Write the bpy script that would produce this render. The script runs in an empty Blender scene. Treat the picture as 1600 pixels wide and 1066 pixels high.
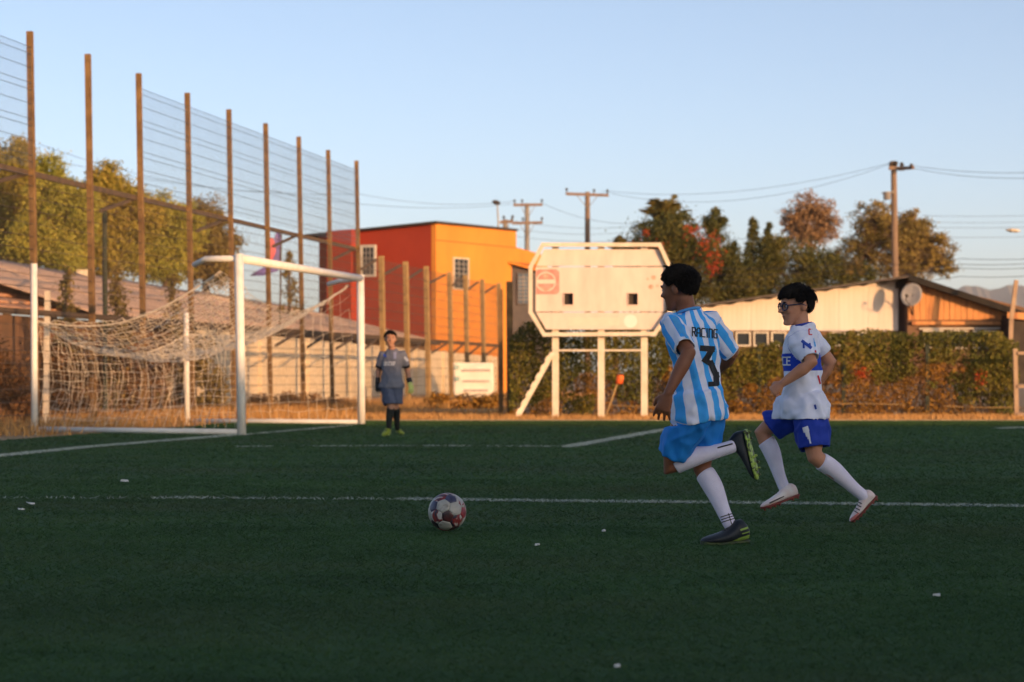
import bpy, bmesh, math, random
import numpy as np
from mathutils import Vector, Matrix, noise
from mathutils.bvhtree import BVHTree

scene = bpy.context.scene
COL = scene.collection
random.seed(7)
RNG = np.random.default_rng(7)
R = math.radians

# ------------------------------------------------------------------ camera
FPX, CX, CY, HORIZON, CAM_H = 3700.0, 800.0, 533.0, 585.0, 0.84
PITCH = math.atan((HORIZON - CY) / FPX)
cam_data = bpy.data.cameras.new('camera')
cam = bpy.data.objects.new('camera', cam_data)
COL.objects.link(cam)
cam_data.sensor_fit = 'HORIZONTAL'
cam_data.sensor_width = 36.0
cam_data.lens = FPX / 1600.0 * 36.0
cam_data.clip_start = 0.1
cam_data.clip_end = 40000.0
cam.location = (0, 0, CAM_H)
cam.rotation_euler = (math.pi / 2 + PITCH, 0, 0)
cam_data.dof.use_dof = True
cam_data.dof.focus_distance = 12.3
cam_data.dof.aperture_fstop = 4.5
scene.camera = cam

# ------------------------------------------------------------------ sky, sun, exposure
SUN_AZ = R(38)          # behind the camera, to the right
SUN_EL = R(6.3)
world = bpy.data.worlds.new('World')
scene.world = world
world.use_nodes = True
wn = world.node_tree.nodes
wl = world.node_tree.links
wn.clear()
w_out = wn.new('ShaderNodeOutputWorld')
w_bg = wn.new('ShaderNodeBackground')
w_sky = wn.new('ShaderNodeTexSky')
w_sky.sky_type = 'NISHITA'
w_sky.sun_disc = False
w_sky.sun_elevation = SUN_EL
w_sky.sun_rotation = math.pi - SUN_AZ
w_sky.altitude = 500
w_sky.air_density = 0.45
w_sky.dust_density = 1.6
w_sky.ozone_density = 0.4
w_bg.inputs['Strength'].default_value = 0.15
wl.new(w_sky.outputs[0], w_bg.inputs['Color'])
wl.new(w_bg.outputs[0], w_out.inputs['Surface'])

sun_data = bpy.data.lights.new('sun', 'SUN')
sun_data.energy = 3.3
sun_data.angle = R(0.53)
sun_data.color = (1.0, 0.53, 0.215)
sun = bpy.data.objects.new('sun', sun_data)
COL.objects.link(sun)
to_sun = Vector((math.sin(SUN_AZ) * math.cos(SUN_EL), -math.cos(SUN_AZ) * math.cos(SUN_EL), math.sin(SUN_EL)))
sun.rotation_euler = to_sun.to_track_quat('Z', 'Y').to_euler()
sun.location = to_sun * 60

vs = scene.view_settings
vs.view_transform = 'Standard'
vs.look = 'None'
vs.gamma = 1.0
vs.use_curve_mapping = False
vs.exposure = 0.85
scene.cycles.max_bounces = 6
scene.cycles.transparent_max_bounces = 8

# ------------------------------------------------------------------ helpers
F_ = Vector((0, math.cos(PITCH), math.sin(PITCH)))
U_ = Vector((0, -math.sin(PITCH), math.cos(PITCH)))
X_ = Vector((1, 0, 0))
CAMP = Vector((0, 0, CAM_H))


def ray(px, py):
    return F_ + X_ * ((px - CX) / FPX) - U_ * ((py - CY) / FPX)


def P(px, py, Y):
    d = ray(px, py)
    return CAMP + d * (Y / d.y)


def G(px, py, z=0.0):
    d = ray(px, py)
    return CAMP + d * ((z - CAM_H) / d.z)


def Zat(py, Y):
    return P(CX, py, Y).z


def Xat(px, Y):
    return (px - CX) / FPX * Y


def S(Y):
    return FPX / Y          # photo pixels per metre at distance Y


def link(ob, parent=None):
    COL.objects.link(ob)
    if parent is not None:
        ob.parent = parent
    return ob


def tag(o, label=None, cat=None, group=None, kind=None):
    if label:
        o['label'] = label
    if cat:
        o['category'] = cat
    if group:
        o['group'] = group
    if kind:
        o['kind'] = kind
    return o


def empty(name, loc=(0, 0, 0)):
    o = bpy.data.objects.new(name, None)
    o.empty_display_size = 0.1
    o.location = loc
    COL.objects.link(o)
    return o


def thing(name, label, cat, loc=(0, 0, 0), group=None):
    return tag(empty(name, loc), label, cat, group)


class MB:
    """collects geometry in world coordinates; build() links it as one object"""

    def __init__(self):
        self.v = []
        self.f = []
        self.mi = []

    def add(self, vs_, fs, mi=0):
        b = len(self.v)
        self.v += [Vector(p) for p in vs_]
        self.f += [tuple(b + i for i in q) for q in fs]
        self.mi += [mi] * len(fs)

    def box(self, lo, hi, mi=0):
        x0, y0, z0 = lo
        x1, y1, z1 = hi
        self.add([(x0, y0, z0), (x1, y0, z0), (x1, y1, z0), (x0, y1, z0), (x0, y0, z1), (x1, y0, z1), (x1, y1, z1), (x0, y1, z1)],
                 [(0, 3, 2, 1), (4, 5, 6, 7), (0, 1, 5, 4), (1, 2, 6, 5), (2, 3, 7, 6), (3, 0, 4, 7)], mi)

    def obox(self, c, ax, ay, az, mi=0):
        """oriented box: centre and three half-axis vectors"""
        c = Vector(c)
        vs_ = []
        for k in (-1, 1):
            for (i, j) in ((-1, -1), (1, -1), (1, 1), (-1, 1)):
                vs_.append(c + ax * i + ay * j + az * k)
        self.add(vs_, [(0, 3, 2, 1), (4, 5, 6, 7), (0, 1, 5, 4), (1, 2, 6, 5), (2, 3, 7, 6), (3, 0, 4, 7)], mi)

    def bar(self, a, b, w, d, up=Vector((0, 0, 1)), mi=0):
        """rectangular bar from a to b: w across, d along 'up'"""
        a, b = Vector(a), Vector(b)
        t = (b - a)
        L = t.length
        t.normalize()
        s = t.cross(up)
        if s.length < 1e-4:
            s = t.cross(Vector((0, 1, 0)))
        s.normalize()
        u = s.cross(t)
        self.obox((a + b) / 2, t * (L / 2), s * (w / 2), u * (d / 2), mi)

    def tube(self, pts, rad, n=8, cap=True, mi=0):
        pts = [Vector(p) for p in pts]
        if not isinstance(rad, (list, tuple)):
            rad = [rad] * len(pts)
        b = len(self.v)
        nrm = None
        for i, p in enumerate(pts):
            t = (pts[min(i + 1, len(pts) - 1)] - pts[max(i - 1, 0)]).normalized()
            if nrm is None:
                nrm = t.cross(Vector((0.13, 0.31, 0.94)))
                if nrm.length < 0.05:
                    nrm = t.cross(Vector((1, 0, 0)))
            nrm = (nrm - t * nrm.dot(t)).normalized()
            bn = t.cross(nrm)
            for k in range(n):
                a = 2 * math.pi * k / n
                self.v.append(p + (nrm * math.cos(a) + bn * math.sin(a)) * rad[i])
        for i in range(len(pts) - 1):
            for k in range(n):
                self.f.append((b + i * n + k, b + i * n + (k + 1) % n, b + (i + 1) * n + (k + 1) % n, b + (i + 1) * n + k))
                self.mi.append(mi)
        if cap:
            self.f.append(tuple(b + k for k in reversed(range(n))))
            self.f.append(tuple(b + (len(pts) - 1) * n + k for k in range(n)))
            self.mi += [mi, mi]

    def rings(self, rings, n=20, cap=True, ex=2.0, mi=0):
        """rings: (centre, half-axis a, half-axis b); super-ellipse exponent ex"""
        b = len(self.v)
        for (c, a, bb) in rings:
            for k in range(n):
                t = 2 * math.pi * k / n
                ct, st = math.cos(t), math.sin(t)
                x = math.copysign(abs(ct) ** (2 / ex), ct)
                y = math.copysign(abs(st) ** (2 / ex), st)
                self.v.append(Vector(c) + a * x + bb * y)
        m = len(rings)
        for i in range(m - 1):
            for k in range(n):
                self.f.append((b + i * n + k, b + i * n + (k + 1) % n, b + (i + 1) * n + (k + 1) % n, b + (i + 1) * n + k))
                self.mi.append(mi)
        if cap:
            self.f.append(tuple(b + k for k in reversed(range(n))))
            self.f.append(tuple(b + (m - 1) * n + k for k in range(n)))
            self.mi += [mi, mi]

    def ell(self, c, a, b, d, nu=16, nv=10, mi=0):
        """ellipsoid with half-axis vectors a, b, d"""
        c = Vector(c)
        rs = []
        base = len(self.v)
        self.v.append(c - d)
        for j in range(1, nv):
            ph = -math.pi / 2 + math.pi * j / nv
            for k in range(nu):
                t = 2 * math.pi * k / nu
                self.v.append(c + (a * math.cos(t) + b * math.sin(t)) * math.cos(ph) + d * math.sin(ph))
        self.v.append(c + d)
        top = len(self.v) - 1
        for k in range(nu):
            self.f.append((base, base + 1 + (k + 1) % nu, base + 1 + k))
            self.f.append((top, top - nu + k, top - nu + (k + 1) % nu))
            self.mi += [mi, mi]
        for j in range(nv - 2):
            for k in range(nu):
                p = base + 1 + j * nu
                self.f.append((p + k, p + (k + 1) % nu, p + nu + (k + 1) % nu, p + nu + k))
                self.mi.append(mi)

    def prism(self, poly, off, mi=0):
        """flat polygon (3D points) pushed along the vector off"""
        n = len(poly)
        off = Vector(off)
        vs_ = [Vector(p) for p in poly] + [Vector(p) + off for p in poly]
        fs = [tuple(range(n)), tuple(reversed(range(n, 2 * n)))]
        for i in range(n):
            j = (i + 1) % n
            fs.append((j, i, n + i, n + j))
        self.add(vs_, fs, mi)

    def mesh(self, name, origin=None):
        me = bpy.data.meshes.new(name)
        o = Vector(origin) if origin is not None else Vector((0, 0, 0))
        me.from_pydata([tuple(p - o) for p in self.v], [], self.f)
        if any(self.mi):
            me.polygons.foreach_set('material_index', self.mi)
        me.update()
        return me

    def build(self, name, mats, parent=None, smooth=False, fix=True):
        origin = None
        if parent is not None:
            origin = WORLD.get(parent.name, Vector((0, 0, 0)))
        me = self.mesh(name, origin)
        if fix:
            bm = bmesh.new()
            bm.from_mesh(me)
            bmesh.ops.recalc_face_normals(bm, faces=bm.faces)
            bm.to_mesh(me)
            bm.free()
        if not isinstance(mats, (list, tuple)):
            mats = [mats]
        for m in mats:
            me.materials.append(m)
        if smooth:
            me.polygons.foreach_set('use_smooth', [True] * len(me.polygons))
        ob = bpy.data.objects.new(name, me)
        link(ob, parent)
        return ob


class _W(dict):
    """world position of an Empty / object by name (all parents are unrotated)"""

    def get(self, name, default=None):
        o = bpy.data.objects.get(name)
        p = Vector((0, 0, 0))
        while o is not None:
            p += o.location
            o = o.parent
        return p


WORLD = _W()


def raw_mesh(name, verts, quads, mat, parent=None, smooth=False):
    """fast quad mesh from numpy arrays, world coordinates"""
    verts = np.asarray(verts, dtype=np.float32)
    if parent is not None:
        o = WORLD.get(parent.name)
        verts = verts - np.array([o.x, o.y, o.z], dtype=np.float32)
    quads = np.asarray(quads, dtype=np.int32)
    k = quads.shape[1]
    me = bpy.data.meshes.new(name)
    me.vertices.add(len(verts))
    me.vertices.foreach_set('co', verts.ravel())
    me.loops.add(quads.size)
    me.loops.foreach_set('vertex_index', quads.ravel())
    me.polygons.add(len(quads))
    me.polygons.foreach_set('loop_start', np.arange(len(quads), dtype=np.int32) * k)
    me.polygons.foreach_set('loop_total', np.full(len(quads), k, dtype=np.int32))
    me.update(calc_edges=True)
    me.validate()
    if not isinstance(mat, (list, tuple)):
        mat = [mat]
    for m in mat:
        me.materials.append(m)
    if smooth:
        me.polygons.foreach_set('use_smooth', [True] * len(me.polygons))
    ob = bpy.data.objects.new(name, me)
    link(ob, parent)
    return ob


# ------------------------------------------------------------------ materials
def new_mat(name):
    m = bpy.data.materials.new(name)
    m.use_nodes = True
    nt = m.node_tree
    b = nt.nodes['Principled BSDF']
    return m, nt, b


def nnode(nt, kind, **kw):
    n = nt.nodes.new(kind)
    for k, v in kw.items():
        setattr(n, k, v)
    return n


def nmat(name, c1, c2=None, scale=4.0, rough=0.8, bump=0.0, bscale=None, detail=6, stretch=None, lo=0.35, hi=0.65, metal=0.0, spec=0.3, extra=None, gen=False):
    """two colours mixed by noise in object space, with a noise bump"""
    m, nt, b = new_mat(name)
    b.inputs['Roughness'].default_value = rough
    b.inputs['Metallic'].default_value = metal
    b.inputs['Specular IOR Level'].default_value = spec
    if c2 is None:
        c2 = tuple(x * 0.75 for x in c1)
    tc = nnode(nt, 'ShaderNodeNewGeometry') if not gen else nnode(nt, 'ShaderNodeTexCoord')
    mp = nnode(nt, 'ShaderNodeMapping')
    nt.links.new(tc.outputs['Position'] if not gen else tc.outputs['Object'], mp.inputs['Vector'])
    if stretch:
        mp.inputs['Scale'].default_value = stretch
    nz = nnode(nt, 'ShaderNodeTexNoise')
    nz.inputs['Scale'].default_value = scale
    nz.inputs['Detail'].default_value = detail
    nz.inputs['Roughness'].default_value = 0.6
    nt.links.new(mp.outputs[0], nz.inputs['Vector'])
    rp = nnode(nt, 'ShaderNodeValToRGB')
    rp.color_ramp.elements[0].position = lo
    rp.color_ramp.elements[1].position = hi
    rp.color_ramp.elements[0].color = (*c1, 1)
    rp.color_ramp.elements[1].color = (*c2, 1)
    if extra:
        for (pos, c) in extra:
            e = rp.color_ramp.elements.new(pos)
            e.color = (*c, 1)
    nt.links.new(nz.outputs['Fac'], rp.inputs['Fac'])
    nt.links.new(rp.outputs['Color'], b.inputs['Base Color'])
    if bump:
        bz = nnode(nt, 'ShaderNodeTexNoise')
        bz.inputs['Scale'].default_value = bscale or scale * 4
        bz.inputs['Detail'].default_value = 8
        nt.links.new(mp.outputs[0], bz.inputs['Vector'])
        bp = nnode(nt, 'ShaderNodeBump')
        bp.inputs['Strength'].default_value = bump
        bp.inputs['Distance'].default_value = 0.02
        nt.links.new(bz.outputs['Fac'], bp.inputs['Height'])
        nt.links.new(bp.outputs['Normal'], b.inputs['Normal'])
    return m


def leaf_mat(name, cols, rough=0.6, trans=0.15, nscale=0.8):
    """colour by random per leaf and by a slow noise, thin translucent leaf"""
    m, nt, b = new_mat(name)
    b.inputs['Roughness'].default_value = rough
    b.inputs['Specular IOR Level'].default_value = 0.2
    g = nnode(nt, 'ShaderNodeNewGeometry')
    nz = nnode(nt, 'ShaderNodeTexNoise')
    nz.inputs['Scale'].default_value = nscale
    nz.inputs['Detail'].default_value = 3
    nt.links.new(g.outputs['Position'], nz.inputs['Vector'])
    mx = nnode(nt, 'ShaderNodeMath', operation='MULTIPLY_ADD')
    nt.links.new(g.outputs['Random Per Island'], mx.inputs[0])
    mx.inputs[1].default_value = 0.5
    mr = nnode(nt, 'ShaderNodeMapRange')
    mr.inputs['From Min'].default_value = 0.3
    mr.inputs['From Max'].default_value = 0.7
    mr.inputs['To Max'].default_value = 0.5
    nt.links.new(nz.outputs['Fac'], mr.inputs['Value'])
    nt.links.new(mr.outputs[0], mx.inputs[2])
    rp = nnode(nt, 'ShaderNodeValToRGB')
    els = rp.color_ramp.elements
    els[0].position = 0.0
    els[0].color = (*cols[0], 1)
    els[1].position = 1.0
    els[1].color = (*cols[-1], 1)
    for i, c in enumerate(cols[1:-1]):
        e = els.new((i + 1) / (len(cols) - 1))
        e.color = (*c, 1)
    nt.links.new(mx.outputs[0], rp.inputs['Fac'])
    nt.links.new(rp.outputs['Color'], b.inputs['Base Color'])
    if trans:
        tr = nnode(nt, 'ShaderNodeBsdfTranslucent')
        nt.links.new(rp.outputs['Color'], tr.inputs['Color'])
        ms = nnode(nt, 'ShaderNodeMixShader')
        ms.inputs[0].default_value = trans
        nt.links.new(b.outputs[0], ms.inputs[1])
        nt.links.new(tr.outputs[0], ms.inputs[2])
        out = nt.nodes['Material Output']
        nt.links.new(ms.outputs[0], out.inputs['Surface'])
    return m


M = {}
M['dirt'] = nmat('dry_dirt', (0.30, 0.20, 0.12), (0.42, 0.30, 0.18), 1.3, 0.95, 0.6, 9, lo=0.3, hi=0.7, extra=[(0.5, (0.34, 0.24, 0.13))])
M['kerb'] = nmat('concrete_kerb', (0.40, 0.33, 0.24), (0.28, 0.23, 0.17), 3, 0.9, 0.3)
M['goal_white'] = nmat('goal_white_paint', (0.78, 0.77, 0.74), (0.66, 0.63, 0.58), 6, 0.45, 0.05, lo=0.4, hi=0.75)
M['net'] = nmat('net_string', (0.74, 0.66, 0.54), (0.58, 0.50, 0.40), 20, 0.9)
M['rust'] = nmat('rusty_steel', (0.14, 0.078, 0.032), (0.25, 0.15, 0.06), 5, 0.75, 0.3, 40, extra=[(0.5, (0.18, 0.105, 0.042))])
M['tan_post'] = nmat('sunlit_tan', (0.26, 0.17, 0.075), (0.38, 0.25, 0.11), 4, 0.8, 0.2, 30)  # tan lightened so the low fence posts look sunlit
M['rail'] = nmat('brown_rail', (0.075, 0.055, 0.038), (0.12, 0.08, 0.05), 5, 0.7, 0.2, 40)
M['wire'] = nmat('galvanised_wire', (0.16, 0.18, 0.21), (0.11, 0.12, 0.14), 3, 0.5, metal=0.3)
M['wire_brown'] = nmat('weathered_wire', (0.14, 0.10, 0.07), (0.10, 0.08, 0.06), 3, 0.7)
M['green_post'] = nmat('green_fence_post', (0.025, 0.04, 0.025), (0.045, 0.05, 0.03), 5, 0.6, 0.1)
M['cream_wall'] = nmat('cream_wall', (0.76, 0.64, 0.47), (0.64, 0.52, 0.36), 0.9, 0.9, 0.35, 14, lo=0.4, hi=0.72, extra=[(0.9, (0.40, 0.20, 0.11))])
M['fibre_roof'] = nmat('weathered_roof_sheet', (0.62, 0.44, 0.33), (0.44, 0.32, 0.25), 0.8, 0.9, 0.2, 12, lo=0.3, hi=0.7, extra=[(0.5, (0.56, 0.39, 0.29))])
M['tile_roof'] = nmat('earthen_tile', (0.66, 0.36, 0.21), (0.50, 0.28, 0.18), 1.8, 0.9, 0.4, 12, lo=0.3, hi=0.7)
M['brick_wall'] = nmat('brown_adobe', (0.22, 0.12, 0.07), (0.14, 0.085, 0.055), 1.8, 0.95, 0.5, 8)
M['red_wall'] = nmat('red_paint', (0.36, 0.045, 0.02), (0.29, 0.036, 0.018), 0.7, 0.8, 0.12, 12, lo=0.35, hi=0.7)
M['orange_wall'] = nmat('orange_paint', (0.68, 0.262, 0.042), (0.55, 0.195, 0.034), 0.9, 0.8, 0.12, 12, stretch=(1, 1, 0.45), lo=0.3, hi=0.8)
M['dark_eave'] = nmat('dark_eave', (0.035, 0.028, 0.024), (0.06, 0.045, 0.035), 3, 0.8)
M['window_frame'] = nmat('cream_window_frame', (0.62, 0.56, 0.46), (0.52, 0.47, 0.40), 3, 0.6)
M['glass'] = nmat('dark_glass', (0.02, 0.024, 0.03), (0.035, 0.04, 0.045), 1, 0.15, spec=0.5)
M['blue_glass'] = nmat('blue_grey_glass', (0.10, 0.14, 0.20), (0.06, 0.08, 0.12), 1, 0.2, spec=0.5)
M['bars'] = nmat('iron_bars', (0.30, 0.27, 0.24), (0.22, 0.20, 0.18), 5, 0.6)
M['shaded_grey'] = nmat('shaded_grey_render', (0.075, 0.07, 0.075), (0.11, 0.10, 0.10), 1, 0.9, 0.2)  # lean-to grey, darkened to imitate shade from its roof
M['board'] = nmat('scoreboard_white', (0.70, 0.61, 0.53), (0.60, 0.44, 0.38), 1.6, 0.6, 0.05, stretch=(2.2, 1, 0.6), lo=0.35, hi=0.85)
M['board_frame'] = nmat('scoreboard_steel', (0.70, 0.62, 0.50), (0.56, 0.46, 0.34), 4, 0.6, 0.1, lo=0.4, hi=0.8)
M['pink'] = nmat('faded_red_print', (0.66, 0.20, 0.17), (0.72, 0.32, 0.27), 5, 0.7)
M['pale_print'] = nmat('pale_print', (0.80, 0.62, 0.52), (0.78, 0.55, 0.46), 5, 0.7)
M['brown_print'] = nmat('brown_stain', (0.42, 0.26, 0.18), (0.60, 0.46, 0.36), 14, 0.8)
M['corr_cream'] = nmat('cream_sheet_metal', (0.68, 0.60, 0.54), (0.60, 0.51, 0.44), 1.2, 0.55, 0.1, 6, stretch=(3, 1, 0.4), lo=0.35, hi=0.75)
M['plank'] = nmat('reddish_plank', (0.52, 0.22, 0.08), (0.34, 0.135, 0.055), 2.2, 0.75, 0.3, 20, stretch=(2, 1, 0.35), extra=[(0.5, (0.58, 0.27, 0.10))])
M['roof_metal'] = nmat('dark_roof_metal', (0.06, 0.05, 0.045), (0.10, 0.075, 0.06), 3, 0.6, 0.1)
M['pole_wood'] = nmat('utility_pole_wood', (0.24, 0.16, 0.11), (0.17, 0.12, 0.09), 3, 0.9, 0.2, stretch=(4, 4, 0.5))
M['pole_grey'] = nmat('utility_pole_concrete', (0.26, 0.24, 0.22), (0.20, 0.18, 0.17), 3, 0.9, 0.2)
M['cable'] = nmat('black_cable', (0.035, 0.035, 0.04), (0.05, 0.05, 0.055), 3, 0.6)
M['dish'] = nmat('grey_dish', (0.40, 0.38, 0.36), (0.32, 0.30, 0.29), 5, 0.5)
M['banner'] = nmat('white_banner', (0.80, 0.76, 0.70), (0.72, 0.68, 0.62), 3, 0.7, 0.2, 6)
M['banner_ink'] = nmat('grey_print', (0.38, 0.33, 0.33), (0.52, 0.46, 0.44), 22, 0.8)
M['teal_print'] = nmat('teal_print', (0.25, 0.42, 0.42), (0.40, 0.48, 0.45), 12, 0.8)
M['orange_flag'] = nmat('orange_flag', (0.80, 0.16, 0.04), (0.70, 0.12, 0.03), 5, 0.8)
M['bark'] = nmat('bark', (0.10, 0.07, 0.05), (0.16, 0.11, 0.075), 4, 0.95, 0.5, 14, stretch=(3, 3, 0.6))
M['mountain'] = nmat('mountain_rock', (0.16, 0.14, 0.12), (0.22, 0.19, 0.16), 0.0012, 0.95)
M['black_fascia'] = nmat('black_fascia', (0.012, 0.010, 0.009), (0.022, 0.017, 0.014), 3, 0.8)
M['blocker_wall'] = nmat('sun_blocker_white', (0.74, 0.73, 0.72), (0.66, 0.65, 0.64), 0.5, 0.9, 0.2)  # wall of the added sun blocker, whitened to bounce light
# ------------------------------------------------------------------ ground, turf, lines
def sheet(name, poly, z, mat, kind='structure'):
    mb = MB()
    mb.add([(x, y, z) for x, y in poly], [tuple(range(len(poly)))])
    return tag(mb.build(name, mat), kind=kind)


GX0 = -11.42           # left edge of the turf: x = GX0 + 0.163 y
TURF_FAR = 42.3


def turf_left(y):
    return GX0 + 0.163 * y


def turf_material():
    m, nt, b = new_mat('artificial_turf')
    b.inputs['Roughness'].default_value = 0.85
    b.inputs['Specular IOR Level'].default_value = 0.04
    g = nnode(nt, 'ShaderNodeNewGeometry')
    mp = nnode(nt, 'ShaderNodeMapping')
    mp.inputs['Scale'].default_value = (0.55, 1, 1)
    nt.links.new(g.outputs['Position'], mp.inputs['Vector'])
    n1 = nnode(nt, 'ShaderNodeTexNoise')
    n1.inputs['Scale'].default_value = 0.9
    n1.inputs['Detail'].default_value = 9
    n1.inputs['Roughness'].default_value = 0.75
    nt.links.new(mp.outputs[0], n1.inputs['Vector'])
    rp = nnode(nt, 'ShaderNodeValToRGB')
    e = rp.color_ramp.elements
    e[0].position = 0.32
    e[0].color = (0.036, 0.074, 0.029, 1)
    e[1].position = 0.7
    e[1].color = (0.073, 0.147, 0.053, 1)
    x = e.new(0.5)
    x.color = (0.051, 0.107, 0.041, 1)
    nt.links.new(n1.outputs['Fac'], rp.inputs['Fac'])
    mxr = nnode(nt, 'ShaderNodeMath', operation='MULTIPLY_ADD')
    nt.links.new(g.outputs['Random Per Island'], mxr.inputs[0])
    mxr.inputs[1].default_value = 0.45
    mxr.inputs[2].default_value = 0.78
    hs = nnode(nt, 'ShaderNodeHueSaturation')
    nt.links.new(rp.outputs['Color'], hs.inputs['Color'])
    nt.links.new(mxr.outputs[0], hs.inputs['Value'])
    n2 = nnode(nt, 'ShaderNodeTexNoise')
    n2.inputs['Scale'].default_value = 0.45
    n2.inputs['Detail'].default_value = 7
    n2.inputs['Roughness'].default_value = 0.7
    nt.links.new(mp.outputs[0], n2.inputs['Vector'])
    r2 = nnode(nt, 'ShaderNodeMapRange')
    r2.inputs['From Min'].default_value = 0.46
    r2.inputs['From Max'].default_value = 0.68
    r2.inputs['To Max'].default_value = 0.6
    nt.links.new(n2.outputs['Fac'], r2.inputs['Value'])
    mx2 = nnode(nt, 'ShaderNodeMix', data_type='RGBA')
    nt.links.new(r2.outputs[0], mx2.inputs[0])
    nt.links.new(hs.outputs['Color'], mx2.inputs[6])
    mx2.inputs[7].default_value = (0.058, 0.066, 0.040, 1)
    nt.links.new(mx2.outputs[2], b.inputs['Base Color'])
    return m


M['turf'] = turf_material()
M['line'] = nmat('worn_white_line', (0.56, 0.60, 0.58), (0.34, 0.42, 0.37), 30, 0.8)

sheet('ground', [(-2600, -500), (2600, -500), (2600, 6200), (-2600, 6200)], -0.03, M['dirt'])
sheet('turf_field', [(turf_left(-10), -10), (26, -10), (26, TURF_FAR), (turf_left(TURF_FAR), TURF_FAR)], 0.0, M['turf'])
mb = MB()
mb.box((turf_left(TURF_FAR), TURF_FAR, -0.03), (26, TURF_FAR + 0.14, 0.03))
tag(mb.build('kerb', M['kerb']), kind='structure')

# painted lines as ground polylines: (points, width, wear 0..1 kept)
near_base = Vector((-3.73, 32.7, 0))
far_base = Vector((-2.51, 39.5, 0))
gl = (far_base - near_base).normalized()
LINES = [
    ([G(-60, 719), G(140, 699), G(378, 679.5)], 0.13, 0.95),
    ([near_base + gl * 0.1, far_base], 0.11, 0.35),
    ([G(370, 698.5), G(620, 697), G(860, 698)], 0.12, 0.28),
    ([G(886, 699), G(960, 686), G(1045, 671)], 0.13, 0.85),
    ([G(-20, 779), G(330, 779.5)], 0.10, 0.16),
    ([G(235, 779.4), G(345, 779)], 0.10, 0.34),
    ([G(340, 779.2), G(640, 781)], 0.10, 0.24),
    ([G(630, 781), G(800, 783.5), G(1100, 786.5), G(1640, 792.5)], 0.095, 0.97),
    ([G(1560, 670), G(1630, 668)], 0.16, 0.95),
    ([far_base + Vector((0.3, -0.4, 0)), Vector((-0.6, 39.6, 0))], 0.11, 0.3),
]


def blades(n, xs, ys, h0, h1, w):
    """triangular blades at given roots"""
    ang = RNG.uniform(0, 2 * np.pi, n)
    h = RNG.uniform(h0, h1, n)
    lean = RNG.normal(0, 1, (n, 2)) * np.array([2.6, 0.5]) * h[:, None]
    v = np.zeros((n, 3, 3), dtype=np.float32)
    dx, dy = np.cos(ang) * w / 2, np.sin(ang) * w / 2
    v[:, 0, 0] = xs - dx
    v[:, 0, 1] = ys - dy
    v[:, 1, 0] = xs + dx
    v[:, 1, 1] = ys + dy
    v[:, 2, 0] = xs + lean[:, 0]
    v[:, 2, 1] = ys + lean[:, 1]
    v[:, 2, 2] = h
    return v.reshape(-1, 3)


# worn paint sits on the blades: strips of white blades
for i, (pts, wd, keep) in enumerate(LINES):
    vs_ = []
    for a, b in zip(pts[:-1], pts[1:]):
        L = (b - a).length
        t = (b - a).normalized()
        s = Vector((-t.y, t.x, 0))
        n = int(L * wd * 5200)
        u = RNG.uniform(0, L, n)
        w = RNG.normal(0, wd * 0.33, n)
        x = a.x + t.x * u + s.x * w
        y = a.y + t.y * u + s.y * w
        nz_ = np.array([noise.noise(Vector((xx * 1.7, yy * 1.7, i * 3.1))) * 0.5 + noise.noise(Vector((xx * 6, yy * 6, i))) * 0.35 + 0.5 for xx, yy in zip(x, y)])
        if keep > 0.5:
            keepm = nz_ < keep * 1.05
        else:
            keepm = (RNG.uniform(0, 1, n) < keep) & (nz_ < 0.66)
        x, y = x[keepm], y[keepm]
        vs_.append(blades(len(x), x, y, 0.012, 0.024, 0.011))
    v = np.concatenate(vs_)
    ob = raw_mesh('painted_line', v, np.arange(len(v)).reshape(-1, 3), M['line'])
    tag(ob, kind='structure')

bl = []
for (y0, y1, den, h0, h1, w) in ((5.2, 9.0, 5200, 0.008, 0.017, 0.0045), (9.0, 13.0, 3000, 0.008, 0.018, 0.006), (13.0, 19.0, 1200, 0.010, 0.020, 0.009), (19.0, 28.0, 420, 0.012, 0.022, 0.013), (28.0, 38.6, 220, 0.014, 0.024, 0.018), (38.6, TURF_FAR - 0.02, 1500, 0.016, 0.030, 0.016)):
    hw = 0.2325 * y1 + 0.6
    n = int((y1 - y0) * 2 * hw * den)
    x = RNG.uniform(-hw, hw, n)
    y = RNG.uniform(y0, y1, n)
    k = (np.abs(x) < 0.2325 * y + 0.6) & (x > turf_left(y) + 0.01)
    bl.append(blades(int(k.sum()), x[k], y[k], h0, h1, w))
v = np.concatenate(bl)
ob = raw_mesh('turf_blades', v, np.arange(len(v)).reshape(-1, 3), M['turf'])
tag(ob, 'short dark green artificial turf blades covering the pitch', 'turf', kind='stuff')

# ------------------------------------------------------------------ unseen block added behind the camera to throw shade over the pitch
root = thing('sun_blocker', 'long white block added unseen behind the camera to shade the pitch', 'building', (40, -20, 0))
SH_Y, SH_SLOPE = -15.0, 0.140
SH_H = SH_SLOPE * (39.2 - SH_Y)
mb = MB()
mb.box((9, -26, -0.05), (62, SH_Y, SH_H - 0.35))
mb.build('wall', M['blocker_wall'], root)
mb = MB()
mb.box((8.5, -26.5, SH_H - 0.345), (62.5, SH_Y + 0.4, SH_H - 0.06))
mb.build('roof', M['roof_metal'], root)
for k in range(8):
    x = 12 + k * 6
    f = MB()
    f.box((x, SH_Y - 0.02, 3.2), (x + 3, SH_Y + 0.05, 4.6))
    fo = f.build('window', M['window_frame'], root)
    f = MB()
    f.box((x + 0.1, SH_Y + 0.052, 3.3), (x + 2.9, SH_Y + 0.06, 4.5))
    f.build('pane', M['glass'], fo)

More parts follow.
